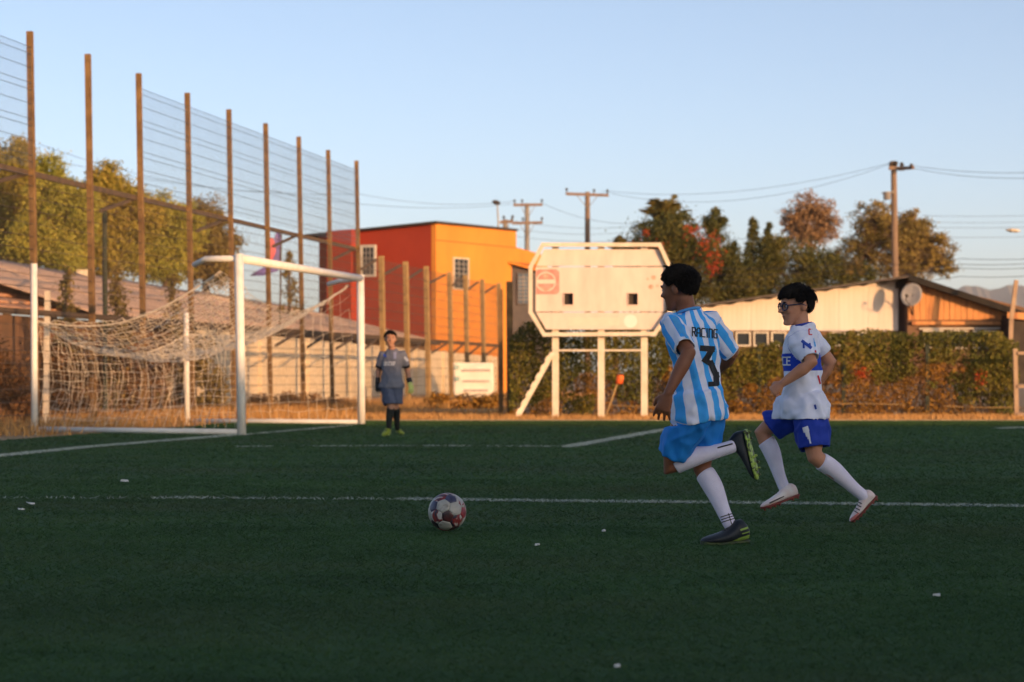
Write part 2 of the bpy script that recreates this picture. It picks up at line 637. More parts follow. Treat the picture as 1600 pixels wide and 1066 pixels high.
# ------------------------------------------------------------------ leaves and trees
def leaf_quads(C, size, aspect=0.5, nbias=None, flat=0.0):
    """diamond leaves at centres C with random orientation"""
    n = len(C)
    a = RNG.normal(0, 1, (n, 3))
    if nbias is not None:
        a += np.asarray(nbias)
    a[:, 2] *= (1 - flat)
    a /= np.linalg.norm(a, axis=1)[:, None] + 1e-9
    b = RNG.normal(0, 1, (n, 3))
    b -= (b * a).sum(1)[:, None] * a
    b /= np.linalg.norm(b, axis=1)[:, None] + 1e-9
    c = np.cross(a, b)
    s = np.broadcast_to(np.asarray(size, dtype=float), (n,))[:, None]
    v = np.empty((n, 4, 3), dtype=np.float32)
    v[:, 0] = C + a * s * 0.5
    v[:, 1] = C + b * s * aspect * 0.5 + c * s * 0.08
    v[:, 2] = C - a * s * 0.5
    v[:, 3] = C - b * s * aspect * 0.5 + c * s * 0.08
    return v.reshape(-1, 3)


def crown_points(blobs, n, clump=0.22, clumps_per=26, shell=0.55):
    """blobs: (centre, (rx, ry, rz), weight) -> leaf centres in clumps, clump centres"""
    tot = sum(b[2] for b in blobs)
    out, cl = [], []
    for (c, r, w) in blobs:
        k = max(4, int(clumps_per * w))
        d = RNG.normal(0, 1, (k, 3))
        d /= np.linalg.norm(d, axis=1)[:, None]
        rad = RNG.uniform(shell, 1.0, k) ** 0.7
        cc = np.array(c) + d * rad[:, None] * np.array(r)
        cl.append(cc)
        m = int(n * w / tot)
        idx = RNG.integers(0, k, m)
        sg = clump * np.mean(r) * RNG.uniform(0.6, 1.3, k)
        out.append(cc[idx] + RNG.normal(0, 1, (m, 3)) * sg[idx][:, None] * np.array([1, 1, 0.75]))
    return np.concatenate(out), np.concatenate(cl)


def pxblobs(Y, lst, depth=0.9):
    """pixel circles (px, py, rx, ry, weight[, dY]) -> blobs at distance Y"""
    o = []
    for t in lst:
        px, py, rx, ry, w = t[:5]
        y = Y + (t[5] if len(t) > 5 else 0)
        c = P(px, py, y)
        o.append(((c.x, c.y, c.z), (rx / S(y), depth * rx / S(y), ry / S(y)), w))
    return o


def broad_tree(name, label, base, blobs, n, leaf, mat, group=None, trunk_r=0.16, clump=0.22, clumps_per=26, shell=0.5, cat='tree', twigs=0.5, aspect=0.55):
    root = thing(name, label, cat, base, group)
    base = Vector(base)
    pts, cl = crown_points(blobs, n, clump, clumps_per, shell)
    raw_mesh('crown', leaf_quads(pts, RNG.uniform(0.7, 1.3, len(pts)) * leaf, aspect), np.arange(len(pts) * 4).reshape(-1, 4), mat, root)
    mb = MB()
    cen = Vector(np.mean([b[0] for b in blobs], axis=0))
    low = min(b[0][2] - b[1][2] for b in blobs)
    fork = Vector((base.x * 0.6 + cen.x * 0.4, base.y * 0.6 + cen.y * 0.4, max(base.z + 0.4, low * 0.55 + cen.z * 0.45 - 0.4)))
    mid = (base + fork) / 2 + Vector((random.uniform(-0.15, 0.15), random.uniform(-0.1, 0.1), 0))
    mb.tube([base - Vector((0, 0, 0.1)), base + Vector((0, 0, 0.15)), mid, fork], [trunk_r * 1.5, trunk_r * 1.1, trunk_r * 0.9, trunk_r * 0.7], 9)
    for (c, r, w) in blobs:
        c = Vector(c)
        k = fork.lerp(c, 0.5) + Vector((random.uniform(-0.2, 0.2), random.uniform(-0.2, 0.2), 0.1))
        mb.tube([fork - Vector((0, 0, 0.1)), k, c], [trunk_r * 0.55, trunk_r * 0.36, trunk_r * 0.2], 6)
        for q in cl:
            q = Vector(q)
            if random.random() < twigs and abs(q.x - c.x) < r[0] * 1.05 and abs(q.z - c.z) < r[2] * 1.05:
                m = c.lerp(q, 0.5) + Vector((random.uniform(-0.1, 0.1), random.uniform(-0.1, 0.1), 0.08))
                mb.tube([c.lerp(k, random.uniform(0, 0.6)), m, q], [trunk_r * 0.18, trunk_r * 0.11, trunk_r * 0.05], 4, cap=False)
    mb.build('trunk', M['bark'], root)
    return root


def conifer(name, label, base, top, rad, n, leaf, mat, group=None, trunk_r=0.1):
    root = thing(name, label, 'tree', base, group)
    base, top = Vector(base), Vector(top)
    H = (top - base).length
    pts = []
    mb = MB()
    mb.tube([base - Vector((0, 0, 0.1)), base.lerp(top, 0.5), top], [trunk_r, trunk_r * 0.6, 0.015], 7)
    nb = int(26 + H * 9)
    per = n // nb
    for i in range(nb):
        t = 0.06 + 0.93 * (i + random.random()) / nb
        r = rad * (1 - t) ** 0.85 * random.uniform(0.65, 1.15) + 0.05
        a = random.uniform(0, 2 * math.pi)
        p0 = base.lerp(top, t)
        tip = p0 + Vector((math.cos(a) * r, math.sin(a) * r, -0.15 * r + random.uniform(-0.05, 0.12)))
        mb.tube([p0, tip], [trunk_r * 0.25 * (1 - t) + 0.008, 0.004], 4, cap=False)
        u = RNG.uniform(0.15, 1.0, per) ** 0.8
        q = np.array(p0)[None] + (np.array(tip) - np.array(p0))[None] * u[:, None]
        q = q + RNG.normal(0, 1, (per, 3)) * (0.05 + 0.16 * r * (1.1 - u))[:, None]
        pts.append(q)
    pts = np.concatenate(pts)
    raw_mesh('crown', leaf_quads(pts, RNG.uniform(0.7, 1.3, len(pts)) * leaf, 0.4), np.arange(len(pts) * 4).reshape(-1, 4), mat, root)
    mb.build('trunk', M['bark'], root)
    return root


def palm(name, label, base, top, fr_len, nf, mat, group=None, trunk_r=0.16):
    root = thing(name, label, 'palm', base, group)
    base, top = Vector(base), Vector(top)
    mb = MB()
    mb.tube([base - Vector((0, 0, 0.1)), base.lerp(top, 0.5), top], [trunk_r * 1.2, trunk_r, trunk_r * 0.9], 9)
    mb.build('trunk', M['bark'], root)
    vs_, fs = [], []
    for k in range(nf):
        a = 2 * math.pi * k / nf + random.uniform(-0.25, 0.25)
        el = random.uniform(-0.15, 1.25)
        d = Vector((math.cos(a) * math.cos(el), math.sin(a) * math.cos(el), math.sin(el)))
        L = fr_len * random.uniform(0.75, 1.1)
        prev = None
        for i in range(15):
            t = i / 14
            p = top + d * L * t + Vector((0, 0, -0.55 * L * t * t * math.cos(el)))
            if prev is not None:
                tg = (p - prev).normalized()
                side = tg.cross(Vector((0, 0, 1)))
                if side.length < 0.1:
                    side = Vector((1, 0, 0))
                side.normalize()
                for sgn in (-1, 1):
                    ll = L * 0.32 * (0.35 + math.sin(math.pi * min(1, t * 0.95 + 0.05)) * 0.8)
                    dirv = (side * sgn * 0.8 + tg * 0.55 + Vector((0, 0, -0.25 + random.uniform(-0.15, 0.15)))).normalized()
                    w = tg * 0.05
                    b = len(vs_)
                    vs_ += [p - w, p + w, p + dirv * ll * 0.6 + w * 0.8 + Vector((0, 0, -0.02)), p + dirv * ll + Vector((0, 0, -0.1 * ll))]
                    fs.append((b, b + 1, b + 2, b + 3))
            prev = p
    raw_mesh('crown', np.array([tuple(v) for v in vs_]), fs, mat, root)
    return root


M['leaf_left'] = leaf_mat('autumn_green_leaf', [(0.13, 0.1235, 0.026), (0.247, 0.2145, 0.039), (0.351, 0.273, 0.052), (0.416, 0.273, 0.065)])
M['leaf_left2'] = leaf_mat('yellow_green_leaf', [(0.1215, 0.135, 0.027), (0.243, 0.243, 0.0405), (0.3915, 0.351, 0.0607), (0.4455, 0.3375, 0.0743)])
M['leaf_dark'] = leaf_mat('dark_evergreen_leaf', [(0.022, 0.032, 0.010), (0.06, 0.07, 0.018), (0.12, 0.11, 0.025), (0.17, 0.13, 0.03)])
M['leaf_olive'] = leaf_mat('olive_leaf', [(0.092, 0.0747, 0.023), (0.184, 0.1437, 0.0403), (0.276, 0.2012, 0.0575), (0.345, 0.23, 0.0747)])
M['leaf_dry'] = leaf_mat('dry_brown_leaf', [(0.176, 0.099, 0.0495), (0.275, 0.165, 0.0825), (0.341, 0.198, 0.099), (0.264, 0.187, 0.077)])
M['leaf_red'] = leaf_mat('red_blossom', [(0.288, 0.032, 0.012), (0.4, 0.056, 0.016), (0.352, 0.08, 0.024)])
M['leaf_hedge'] = leaf_mat('ivy_hedge_leaf', [(0.0345, 0.046, 0.0115), (0.1035, 0.1092, 0.0207), (0.1955, 0.1725, 0.0322), (0.3105, 0.207, 0.0403)], nscale=1.4)
M['leaf_vine'] = leaf_mat('autumn_vine_leaf', [(0.09, 0.06, 0.016), (0.24, 0.13, 0.025), (0.36, 0.18, 0.03), (0.46, 0.20, 0.035)], nscale=1.6)
M['weed'] = leaf_mat('dry_weed', [(0.26, 0.1235, 0.0455), (0.468, 0.247, 0.0845), (0.598, 0.351, 0.13), (0.338, 0.156, 0.065)], trans=0.2)
M['weed_dark'] = leaf_mat('dark_brush', [(0.05, 0.03, 0.016), (0.11, 0.06, 0.025), (0.20, 0.10, 0.04), (0.30, 0.16, 0.06)], trans=0.15)

GL = 'trees beyond the roofs on the left'
left_trees = [
    ('broad tree with the tallest crown at the left edge of the sky', 74, [(-40, 300, 70, 90, 1.3), (18, 262, 42, 50, 1.0), (60, 300, 34, 40, .8), (-10, 360, 60, 60, 1.0), (40, 330, 40, 50, .8), (10, 405, 60, 40, .8)], 'leaf_left', 9000),
    ('yellowish tree between the two tall leftmost fence posts', 70, [(75, 300, 40, 55, 1), (92, 350, 42, 55, 1), (125, 335, 34, 45, .8), (50, 375, 45, 40, 1), (95, 405, 45, 35, .8)], 'leaf_left2', 7500),
    ('yellow green tree rising behind the second tall fence post', 72, [(165, 300, 34, 48, 1), (195, 330, 40, 50, 1), (225, 340, 30, 40, .8), (150, 365, 50, 50, 1.2), (120, 330, 28, 40, .7), (165, 405, 55, 38, .9)], 'leaf_left', 8500),
    ('lower olive tree between the third and fourth fence posts', 76, [(250, 340, 38, 40, 1), (230, 385, 50, 45, 1.2), (290, 350, 30, 36, .8), (275, 375, 35, 38, .8), (250, 412, 50, 32, .9)], 'leaf_left2', 6500),
    ('rounded olive tree just left of the goal crossbar corner', 78, [(320, 345, 32, 36, 1), (335, 385, 40, 40, 1.1), (300, 395, 35, 35, .8), (330, 418, 45, 28, .8)], 'leaf_olive', 6000),
]
for (lab, Y, bl_, mt, n) in left_trees:
    bx = sum(b[0] for b in bl_) / len(bl_)
    broad_tree('broadleaf_tree', lab, (Xat(bx, Y), Y, -0.03), pxblobs(Y, bl_), int(n * 4.6), 0.095, M[mt], GL, 0.17, clump=0.20, clumps_per=60, shell=0.3)
conifer('small_cypress', 'small pointed dark tree beyond the crossbar, right of the flag', (Xat(452, 74), 74, -0.03), P(452, 392, 74), 0.75, 1500, 0.13, M['leaf_olive'])
# young conifers in front of the earthen roof
conifer('young_conifer', 'young dark conifer in front of the earthen roof, right of the goal post', (Xat(104, 44.5), 44.5, -0.03), P(104, 424, 44.5), 0.42, 1800, 0.09, M['leaf_olive'], 'young conifers behind the tall fence', 0.05)
conifer('young_conifer', 'taller brown conifer beside the second tall fence post', (Xat(180, 46.5), 46.5, -0.03), P(182, 418, 46.5), 0.55, 2200, 0.09, M['leaf_olive'], 'young conifers behind the tall fence', 0.05)
conifer('young_conifer', 'small conifer showing above the sagging net near the fourth fence post', (Xat(271, 50), 50, -0.03), P(271, 430, 50), 0.35, 1300, 0.09, M['leaf_olive'], 'young conifers behind the tall fence', 0.05)

# right-hand trees
Yr = 104
broad_tree('flowering_tree', 'dense dark tree with red blossom behind the scoreboard', (Xat(1062, Yr), Yr, -0.03),
           pxblobs(Yr, [(1045, 395, 62, 62, 1.6), (1030, 440, 70, 55, 1.2), (1090, 420, 55, 60, 1.2), (1060, 362, 34, 26, .6)]), 42000, 0.125, M['leaf_dark'], None, 0.2, clump=0.24, clumps_per=26)
fl = bpy.data.objects['flowering_tree']
rp_, _ = crown_points(pxblobs(Yr - 2.0, [(1098, 372, 26, 18, 1.2), (1116, 400, 14, 22, 1), (1112, 420, 8, 12, .6), (1020, 385, 30, 14, .35), (1080, 360, 12, 8, .5), (1010, 368, 10, 8, .2)], .5), 520, 0.5, 14, 0.1)
raw_mesh('blossom', leaf_quads(rp_, RNG.uniform(0.6, 1.2, len(rp_)) * 0.10, 0.8), np.arange(len(rp_) * 4).reshape(-1, 4), M['leaf_red'], fl)
palm('palm_tree', 'palm with upright fronds above the red blossoms', (Xat(1040, 105), 105, -0.03), P(1038, 350, 105), 1.65, 34, leaf_mat('palm_frond', [(0.06, 0.06, 0.015), (0.14, 0.11, 0.025), (0.20, 0.14, 0.03)]), None)
palm('palm_tree', 'small palm peeping over the top bar of the scoreboard', (Xat(962, 96), 96, -0.03), P(962, 392, 96), 0.8, 22, leaf_mat('palm_frond_small', [(0.07, 0.06, 0.015), (0.14, 0.11, 0.03)]), None, 0.12)
broad_tree('evergreen_tree', 'dark columnar evergreen just right of the red blossoms', (Xat(1122, 106), 106, -0.03),
           pxblobs(106, [(1118, 352, 17, 22, .7), (1122, 395, 26, 34, 1.1), (1125, 440, 32, 36, 1.1)]), 19000, 0.115, M['leaf_dark'], None, 0.15, clump=0.25, clumps_per=22)
GC = 'pointed conifers behind the cream sheet wall'
conifer('pointed_conifer', 'tallest pointed conifer behind the cream sheet wall', (Xat(1176, 108), 108, -0.03), P(1177, 340, 108), 1.4, 17000, 0.11, M['leaf_dark'], GC, 0.12)
conifer('pointed_conifer', 'pointed conifer just right of the tallest one, reddish tip', (Xat(1203, 109), 109, -0.03), P(1201, 350, 109), 1.4, 16000, 0.11, M['leaf_dark'], GC, 0.12)
conifer('pointed_conifer', 'low wide conifer left of the tallest one', (Xat(1146, 106), 106, -0.03), P(1146, 378, 106), 1.6, 16000, 0.11, M['leaf_dark'], GC, 0.12)
broad_tree('evergreen_shrub', 'low olive evergreen mass behind the boy with glasses', (Xat(1250, 104), 104, -0.03),
           pxblobs(104, [(1240, 425, 52, 36, 1.3), (1290, 425, 40, 32, 1), (1170, 440, 45, 32, 1), (1340, 440, 40, 30, .9), (1210, 395, 28, 26, .7)]), 38000, 0.11, M['leaf_dark'], None, 0.14, clump=0.25, clumps_per=24)
broad_tree('sparse_tree', 'half bare reddish brown tree with a rounded crown', (Xat(1272, 110), 110, -0.03),
           pxblobs(110, [(1262, 330, 42, 34, 1.4), (1240, 352, 28, 28, .9), (1290, 352, 28, 32, 1), (1265, 375, 42, 26, .9)]), 9500, 0.10, M['leaf_dry'], None, 0.14, clump=0.11, clumps_per=80, shell=0.25, twigs=0.9)
broad_tree('sparse_tree', 'wide olive brown tree behind the utility pole on the right', (Xat(1405, 90), 90, -0.03),
           pxblobs(90, [(1365, 345, 40, 32, 1.2), (1400, 370, 62, 42, 1.8), (1345, 395, 38, 34, 1), (1455, 385, 38, 32, 1.1), (1465, 415, 34, 22, .8), (1415, 415, 55, 30, 1.2), (1430, 350, 30, 22, .6)]), 24000, 0.09, M['leaf_olive'], None, 0.2, clump=0.115, clumps_per=75, shell=0.25, twigs=0.8)
# ------------------------------------------------------------------ tall ball fence behind the goal
FX0, FSL = -12.9, 0.163


def fence_y(px):
    return -FX0 / (FSL - (px - CX) / FPX)


LEAN = -0.019
fence = thing('ball_fence', 'tall rusty steel ball fence with wire mesh behind the goal', 'fence', (FX0 + FSL * 40, 40, 0))


def fpt(Y, z, off=0.0):
    return Vector((FX0 + FSL * Y + LEAN * z + off, Y, z))


tall = [fence_y(p) for p in (57, 147, 226, 301.5, 366, 423, 474.5, 520, 564)]
tall = [tall[0] - (tall[1] - tall[0])] + tall
low = [fence_y(p) for p in (600, 638, 670, 706, 731, 757, 783)]
Z_TOP, Z_RAIL, Z_MID = 5.98, 3.86, 1.77
fdir = Vector((FSL, 1, 0)).normalized()
for i, Y in enumerate(tall):
    mb = MB()
    mb.bar(fpt(Y, -0.1), fpt(Y, Z_TOP + random.uniform(-0.03, 0.03)), 0.085, 0.085, up=fdir)
    mb.build('post', M['rust'], fence)
for i, Y in enumerate(low):
    mb = MB()
    mb.bar(fpt(Y, -0.1), fpt(Y, Z_RAIL - 0.05), 0.13, 0.13, up=fdir)
    mb.build('post', M['tan_post'], fence)
allp = tall + low
for i in range(len(allp) - 1):
    a, b = allp[i], allp[i + 1]
    mb = MB()
    mb.bar(fpt(a, Z_MID, -0.07), fpt(b, Z_MID, -0.07), 0.05, 0.09)
    mb.build('rail', M['rail'], fence)
    if i < len(tall) - 1:
        mb = MB()
        mb.bar(fpt(a, Z_RAIL, -0.07), fpt(b, Z_RAIL, -0.07), 0.05, 0.085)
        mb.build('rail', M['rail'], fence)
    if i % 2 == 0 or i >= len(tall) - 2:
        mb = MB()
        c = a + (b - a) * 0.32
        zr = Z_RAIL if i < len(tall) - 1 else Z_RAIL - 0.12
        mb.bar(fpt(c, zr - 0.34, -0.12), fpt(b, zr - 0.02, -0.12), 0.04, 0.055)
        mb.build('brace', M['rail'], fence)
    if i > 3:
        mb = MB()
        mb.bar(fpt(a + (b - a) * 0.35, Z_MID - 0.33, -0.12), fpt(b, Z_MID - 0.04, -0.12), 0.04, 0.05)
        mb.build('brace', M['rail'], fence)


def wire_panel(a, b, z0, z1, r, step, hz, mat, off=0.03):
    mb = MB()
    n = int((b - a) / step)
    for k in range(1, n):
        y = a + (b - a) * k / n
        mb.tube([fpt(y, z0, off), fpt(y, z1, off)], r, 3, cap=False)
    for z in hz:
        mb.tube([fpt(a, z, off + 0.005), fpt(b, z, off + 0.005)], r * 2.0, 3, cap=False)
    return tag(mb.build('wire_panel', mat, fence, fix=False), kind='stuff')


for i in range(len(tall) - 1):
    a, b = tall[i], tall[i + 1]
    if i not in (1, 2):
        hz = []
        z = Z_TOP - 0.24
        while z > Z_RAIL + 0.1:
            hz += [z, z - 0.10]
            hz.append(z - 0.31)
            z -= 0.54
        wire_panel(a, b, Z_RAIL + 0.06, Z_TOP - 0.24, 0.0026, 0.065, hz, M['wire'])
    wire_panel(a, b, 0.05, Z_RAIL - 0.06, 0.0028, 0.085, [0.05 + 0.19 * k for k in range(20)], M['wire_brown'])
for i in range(len(low) - 1):
    wire_panel(low[i], low[i + 1], 0.05, Z_RAIL - 0.15, 0.0035, 0.09, [0.05 + 0.24 * k for k in range(15)], M['wire_brown'])
wire_panel(tall[-1], low[0], 0.05, Z_RAIL - 0.15, 0.0035, 0.09, [0.05 + 0.24 * k for k in range(15)], M['wire_brown'])

# thin dark green pole in front of the fence, inside the goal net
yv = 43.2
mb = MB()
mb.tube([(Xat(165, yv), yv, -0.1), (Xat(163, yv), yv, Zat(330, yv))], 0.045, 8)
tag(mb.build('net_pole', M['green_post']), 'thin dark green pole behind the goal between two rusty posts', 'pole')

# short concrete posts seen beyond the fence
for (px, y0, y1, Y, lab) in ((74, 455, 520, 40.5, 'short pale leaning post just right of the rear goal post'), (232, 415, 440, 52, 'little pale chimney pot on the roof edge by the third fence post')):
    mb = MB()
    if Y == 40.5:
        mb.bar((Xat(px - 2, Y), Y, -0.1), (Xat(px, Y), Y, Zat(y0, Y)), 0.09, 0.09, up=Vector((0, 1, 0)))
        mb.build('post_cap', M['board_frame'])
        o = bpy.data.objects['post_cap']
        o.name = 'concrete_post'
        tag(o, lab, 'post')

# ------------------------------------------------------------------ low buildings behind the fence
def wx(Y, off):
    return FX0 - off + FSL * Y


def wall_y(px, off):
    return (FX0 - off) / ((px - CX) / FPX - FSL)


# long cream boundary wall in panels
wall = thing('boundary_wall', 'low cream plastered wall behind the fence, right of the goal net', 'wall', (wx(60, 3), 60, 0))
ya, yb = wall_y(318, 3), wall_y(796, 3)
npan = 9
for k in range(npan):
    a = ya + (yb - ya) * k / npan
    b = ya + (yb - ya) * (k + 1) / npan
    za = 1.86 - 0.35 * k / npan
    zb = 1.86 - 0.35 * (k + 1) / npan
    mb = MB()
    mb.prism([(wx(a + 0.012, 3), a + 0.012, -0.1), (wx(b - 0.012, 3), b - 0.012, -0.1), (wx(b - 0.012, 3), b - 0.012, zb), (wx(a + 0.012, 3), a + 0.012, za)], (-0.16, 0.03, 0))
    mb.build('panel', M['cream_wall'], wall)
    mb = MB()
    mb.bar((wx(b, 2.97), b, -0.1), (wx(b, 2.97), b, zb + 0.03), 0.14, 0.2, up=fdir)
    mb.build('pillar', M['cream_wall'], wall)


def corr_roof(name, p00, p10, p01, p11, waves, amp, mat, parent, nu=None):
    """corrugated sheet between eave p00-p10 and ridge p01-p11"""
    p00, p10, p01, p11 = map(Vector, (p00, p10, p01, p11))
    nu = nu or waves * 6
    nv = 6
    nr = (p10 - p00).cross(p01 - p00).normalized()
    if nr.z < 0:
        nr = -nr
    top = []
    for j in range(nv + 1):
        for i in range(nu + 1):
            u, v = i / nu, j / nv
            q = p00.lerp(p10, u).lerp(p01.lerp(p11, u), v)
            top.append(q + nr * (amp * math.sin(2 * math.pi * waves * u) + 0.03 * noise.noise(Vector((q.x * 0.6, q.y * 0.6, 3)))))
    n1 = len(top)
    bot = [q - nr * 0.02 for q in top]
    fs = []
    W = nu + 1
    for j in range(nv):
        for i in range(nu):
            a = j * W + i
            fs.append((a, a + 1, a + W + 1, a + W))
            fs.append((n1 + a, n1 + a + W, n1 + a + W + 1, n1 + a + 1))
    for i in range(nu):
        fs.append((i, n1 + i, n1 + i + 1, i + 1))
        a = nv * W + i
        fs.append((a, a + 1, n1 + a + 1, n1 + a))
    for j in range(nv):
        a = j * W
        fs.append((a, a + W, n1 + a + W, n1 + a))
        a = j * W + nu
        fs.append((a, n1 + a, n1 + a + W, a + W))
    mb = MB()
    mb.add(top + bot, fs)
    return mb.build(name, mat, parent, smooth=True)


# long shed with a weathered sheet roof above the cream wall
shed = thing('long_shed', 'long low shed with weathered brown sheet roof beyond the goal', 'building', (wx(66, 6), 66, 0))
ya, yb = wall_y(150, 4.0), wall_y(668, 4.0)
nsh = 8
for k in range(nsh):
    a = ya + (yb - ya) * k / nsh + 0.02
    b = ya + (yb - ya) * (k + 1) / nsh - 0.02
    dz = 0.02 * (k % 2)
    ra, rb = (3.62 - 0.42 * k / nsh), (3.62 - 0.42 * (k + 1) / nsh)
    corr_roof('roof_sheet', (wx(a, 3.6), a, 1.98 + dz), (wx(b, 3.6), b, 1.98 + dz), (wx(a, 8.6), a, ra + dz), (wx(b, 8.6), b, rb + dz), 9, 0.035, M['fibre_roof'], shed)
mb = MB()
mb.prism([(wx(ya + 0.3, 4.0), ya + 0.3, -0.1), (wx(yb - 0.3, 4.0), yb - 0.3, -0.1), (wx(yb - 0.3, 4.0), yb - 0.3, 1.95), (wx(ya + 0.3, 4.0), ya + 0.3, 1.95)], (-4.4, 0.7, 0))
mb.build('wall', M['brick_wall'], shed)
mb = MB()
mb.bar((wx(ya, 3.55), ya, 1.93), (wx(yb, 3.55), yb, 1.93), 0.06, 0.10)
mb.build('gutter', M['dark_eave'], shed)

# older shed with an earthen tile roof, left
old = thing('tiled_shed', 'old low shed with reddish earthen tile roof at the left edge', 'building', (wx(50, 5), 50, 0))
ya, yb = wall_y(-70, 5.2), wall_y(160, 5.2)
rows = 7
for j in range(rows):
    v0, v1 = j / rows, (j + 1.12) / rows
    e0 = (5.0 + 3.4 * v0, 2.12 + 1.18 * v0 + 0.012 * 1)
    e1 = (5.0 + 3.4 * v1, 2.12 + 1.18 * v1 - 0.03)
    corr_roof('tile_course', (wx(ya, e0[0]), ya, e0[1] + 0.045), (wx(yb, e0[0]), yb, e0[1] + 0.045), (wx(ya, e1[0]), ya, e1[1] + 0.02), (wx(yb, e1[0]), yb, e1[1] + 0.02), 42, 0.03, M['tile_roof'], old, nu=168)
mb = MB()
mb.tube([(wx(ya, 8.5), ya, 3.34), (wx((ya + yb) / 2, 8.5), (ya + yb) / 2, 3.36), (wx(yb, 8.5), yb, 3.30)], 0.11, 8)
mb.build('ridge_tile', M['tile_roof'], old)
mb = MB()
mb.prism([(wx(ya + 0.2, 5.4), ya + 0.2, -0.1), (wx(yb - 0.2, 5.4), yb - 0.2, -0.1), (wx(yb - 0.2, 5.4), yb - 0.2, 2.06), (wx(ya + 0.2, 5.4), ya + 0.2, 2.06)], (-3.0, 0.5, 0))
mb.build('wall', M['brick_wall'], old)
for (px, h) in ((131, 0.22),):
    yy = wall_y(px, 8.5)
    mb = MB()
    mb.box((wx(yy, 8.6), yy - 0.5, 3.2), (wx(yy, 8.3), yy + 0.5, 3.2 + h + 0.15))
    mb.build('ridge_cap', M['cream_wall'], old)

# ------------------------------------------------------------------ red and orange house
house = thing('painted_house', 'two storey house painted red and bright orange behind the fence', 'building', (Xat(680, 90), 90, 0))
C0 = Vector((Xat(680, 90), 90, 0))
DL = Vector((-0.87, 0.5, 0)).normalized()
DR = Vector((0.5, 0.87, 0)).normalized()
NL = Vector((-0.5, -0.87, 0)).normalized()
NR = Vector((0.87, -0.5, 0)).normalized()
zc = Zat(350, 90)
# left (red) face, with a projecting bay at its far end
LL = 5.35
zl = zc - 0.30
mb = MB()
mb.prism([C0 + Vector((0, 0, -0.1)), C0 + DL * LL + Vector((0, 0, -0.1)), C0 + DL * LL + Vector((0, 0, zl)), C0 + Vector((0, 0, zc))], DR * 6.2)
mb.build('red_wall', M['red_wall'], house)
# orange face: thin skin 3 cm proud
LR = 6.15
zr = Zat(362, 95.4)
mb = MB()
o = NR * 0.03 + NL * 0.002
mb.prism([C0 + o + Vector((0, 0, -0.1)), C0 + o + DR * LR + Vector((0, 0, -0.1)), C0 + o + DR * LR + Vector((0, 0, zr)), C0 + o + Vector((0, 0, zc))], -NR * 0.2)
mb.build('orange_wall', M['orange_wall'], house)
# lower orange extension to the right
za = Zat(387, 95.6)
E0 = C0 + DR * (LR + 0.005)
mb = MB()
mb.prism([E0 + NR * 0.02 + Vector((0, 0, -0.1)), E0 + NR * 0.02 + DR * 2.6 + Vector((0, 0, -0.1)), E0 + NR * 0.02 + DR * 2.6 + Vector((0, 0, za - 0.25)), E0 + NR * 0.02 + Vector((0, 0, za))], -NR * 4.0)
mb.build('orange_annex', M['orange_wall'], house)
# projecting bay on the red side
B0 = C0 + DL * 3.5
mb = MB()
mb.prism([B0 + Vector((0, 0, -0.1)), B0 + DL * 1.15 + Vector((0, 0, -0.1)), B0 + DL * 1.15 + Vector((0, 0, zc - 0.16)), B0 + Vector((0, 0, zc - 0.12))], NL * 0.5)
mb.build('bay', M['red_wall'], house)
# roof edge plates
mb = MB()
mb.prism([C0 + NL * 0.25 + NR * 0.2 + Vector((0, 0, zc + 0.01)), C0 + DL * (LL + 0.7) + NL * 0.25 + Vector((0, 0, zl - 0.03)), C0 + DL * (LL + 0.7) + DR * 6.1 + Vector((0, 0, zl - 0.03)), C0 + DR * 6.14 + NR * 0.12 + Vector((0, 0, zr + 0.01))], Vector((0, 0, 0.09)))
mb.build('roof', M['dark_eave'], house)
mb = MB()
mb.bar(C0 + NR * 0.033 + Vector((0, 0, zc - 0.62)), C0 + NR * 0.033 + DR * LR + Vector((0, 0, zr - 0.66)), 0.012, 0.025)
mb.build('string_course', M['red_wall'], house)


def wall_window(face0, D, N, s0, s1, z0, z1, off, bars_v, bars_h, glass='glass', parent=None, w=0.09, fm='window_frame'):
    p = lambda s, z, o: face0 + D * s + N * o + Vector((0, 0, z))
    fr = MB()
    fr.prism([p(s0, z0, off), p(s1, z0, off), p(s1, z0 + w, off), p(s0, z0 + w, off)], N * 0.07)
    fr.prism([p(s0, z1 - w, off), p(s1, z1 - w, off), p(s1, z1, off), p(s0, z1, off)], N * 0.07)
    fr.prism([p(s0, z0 + w, off), p(s0 + w, z0 + w, off), p(s0 + w, z1 - w, off), p(s0, z1 - w, off)], N * 0.07)
    fr.prism([p(s1 - w, z0 + w, off), p(s1, z0 + w, off), p(s1, z1 - w, off), p(s1 - w, z1 - w, off)], N * 0.07)
    fo = fr.build('window', M[fm], parent)
    g = MB()
    g.prism([p(s0 + w, z0 + w, off + 0.004), p(s1 - w, z0 + w, off + 0.004), p(s1 - w, z1 - w, off + 0.004), p(s0 + w, z1 - w, off + 0.004)], N * 0.01)
    g.build('pane', M[glass], fo)
    b = MB()
    for k in range(1, bars_v + 1):
        s = s0 + w + (s1 - s0 - 2 * w) * k / (bars_v + 1)
        b.bar(p(s, z0 + w, off + 0.05), p(s, z1 - w, off + 0.05), 0.03, 0.03, up=N)
    for k in range(1, bars_h + 1):
        z = z0 + w + (z1 - z0 - 2 * w) * k / (bars_h + 1)
        b.bar(p(s0 + w, z, off + 0.055), p(s1 - w, z, off + 0.055), 0.03, 0.03)
    if bars_v + bars_h:
        b.build('bars', M['bars'], fo)
    return fo


def s_on(face0, D, px):
    """distance along a face at which its image column is px"""
    k = (px - CX) / FPX
    return (k * face0.y - face0.x) / (D.x - k * D.y)


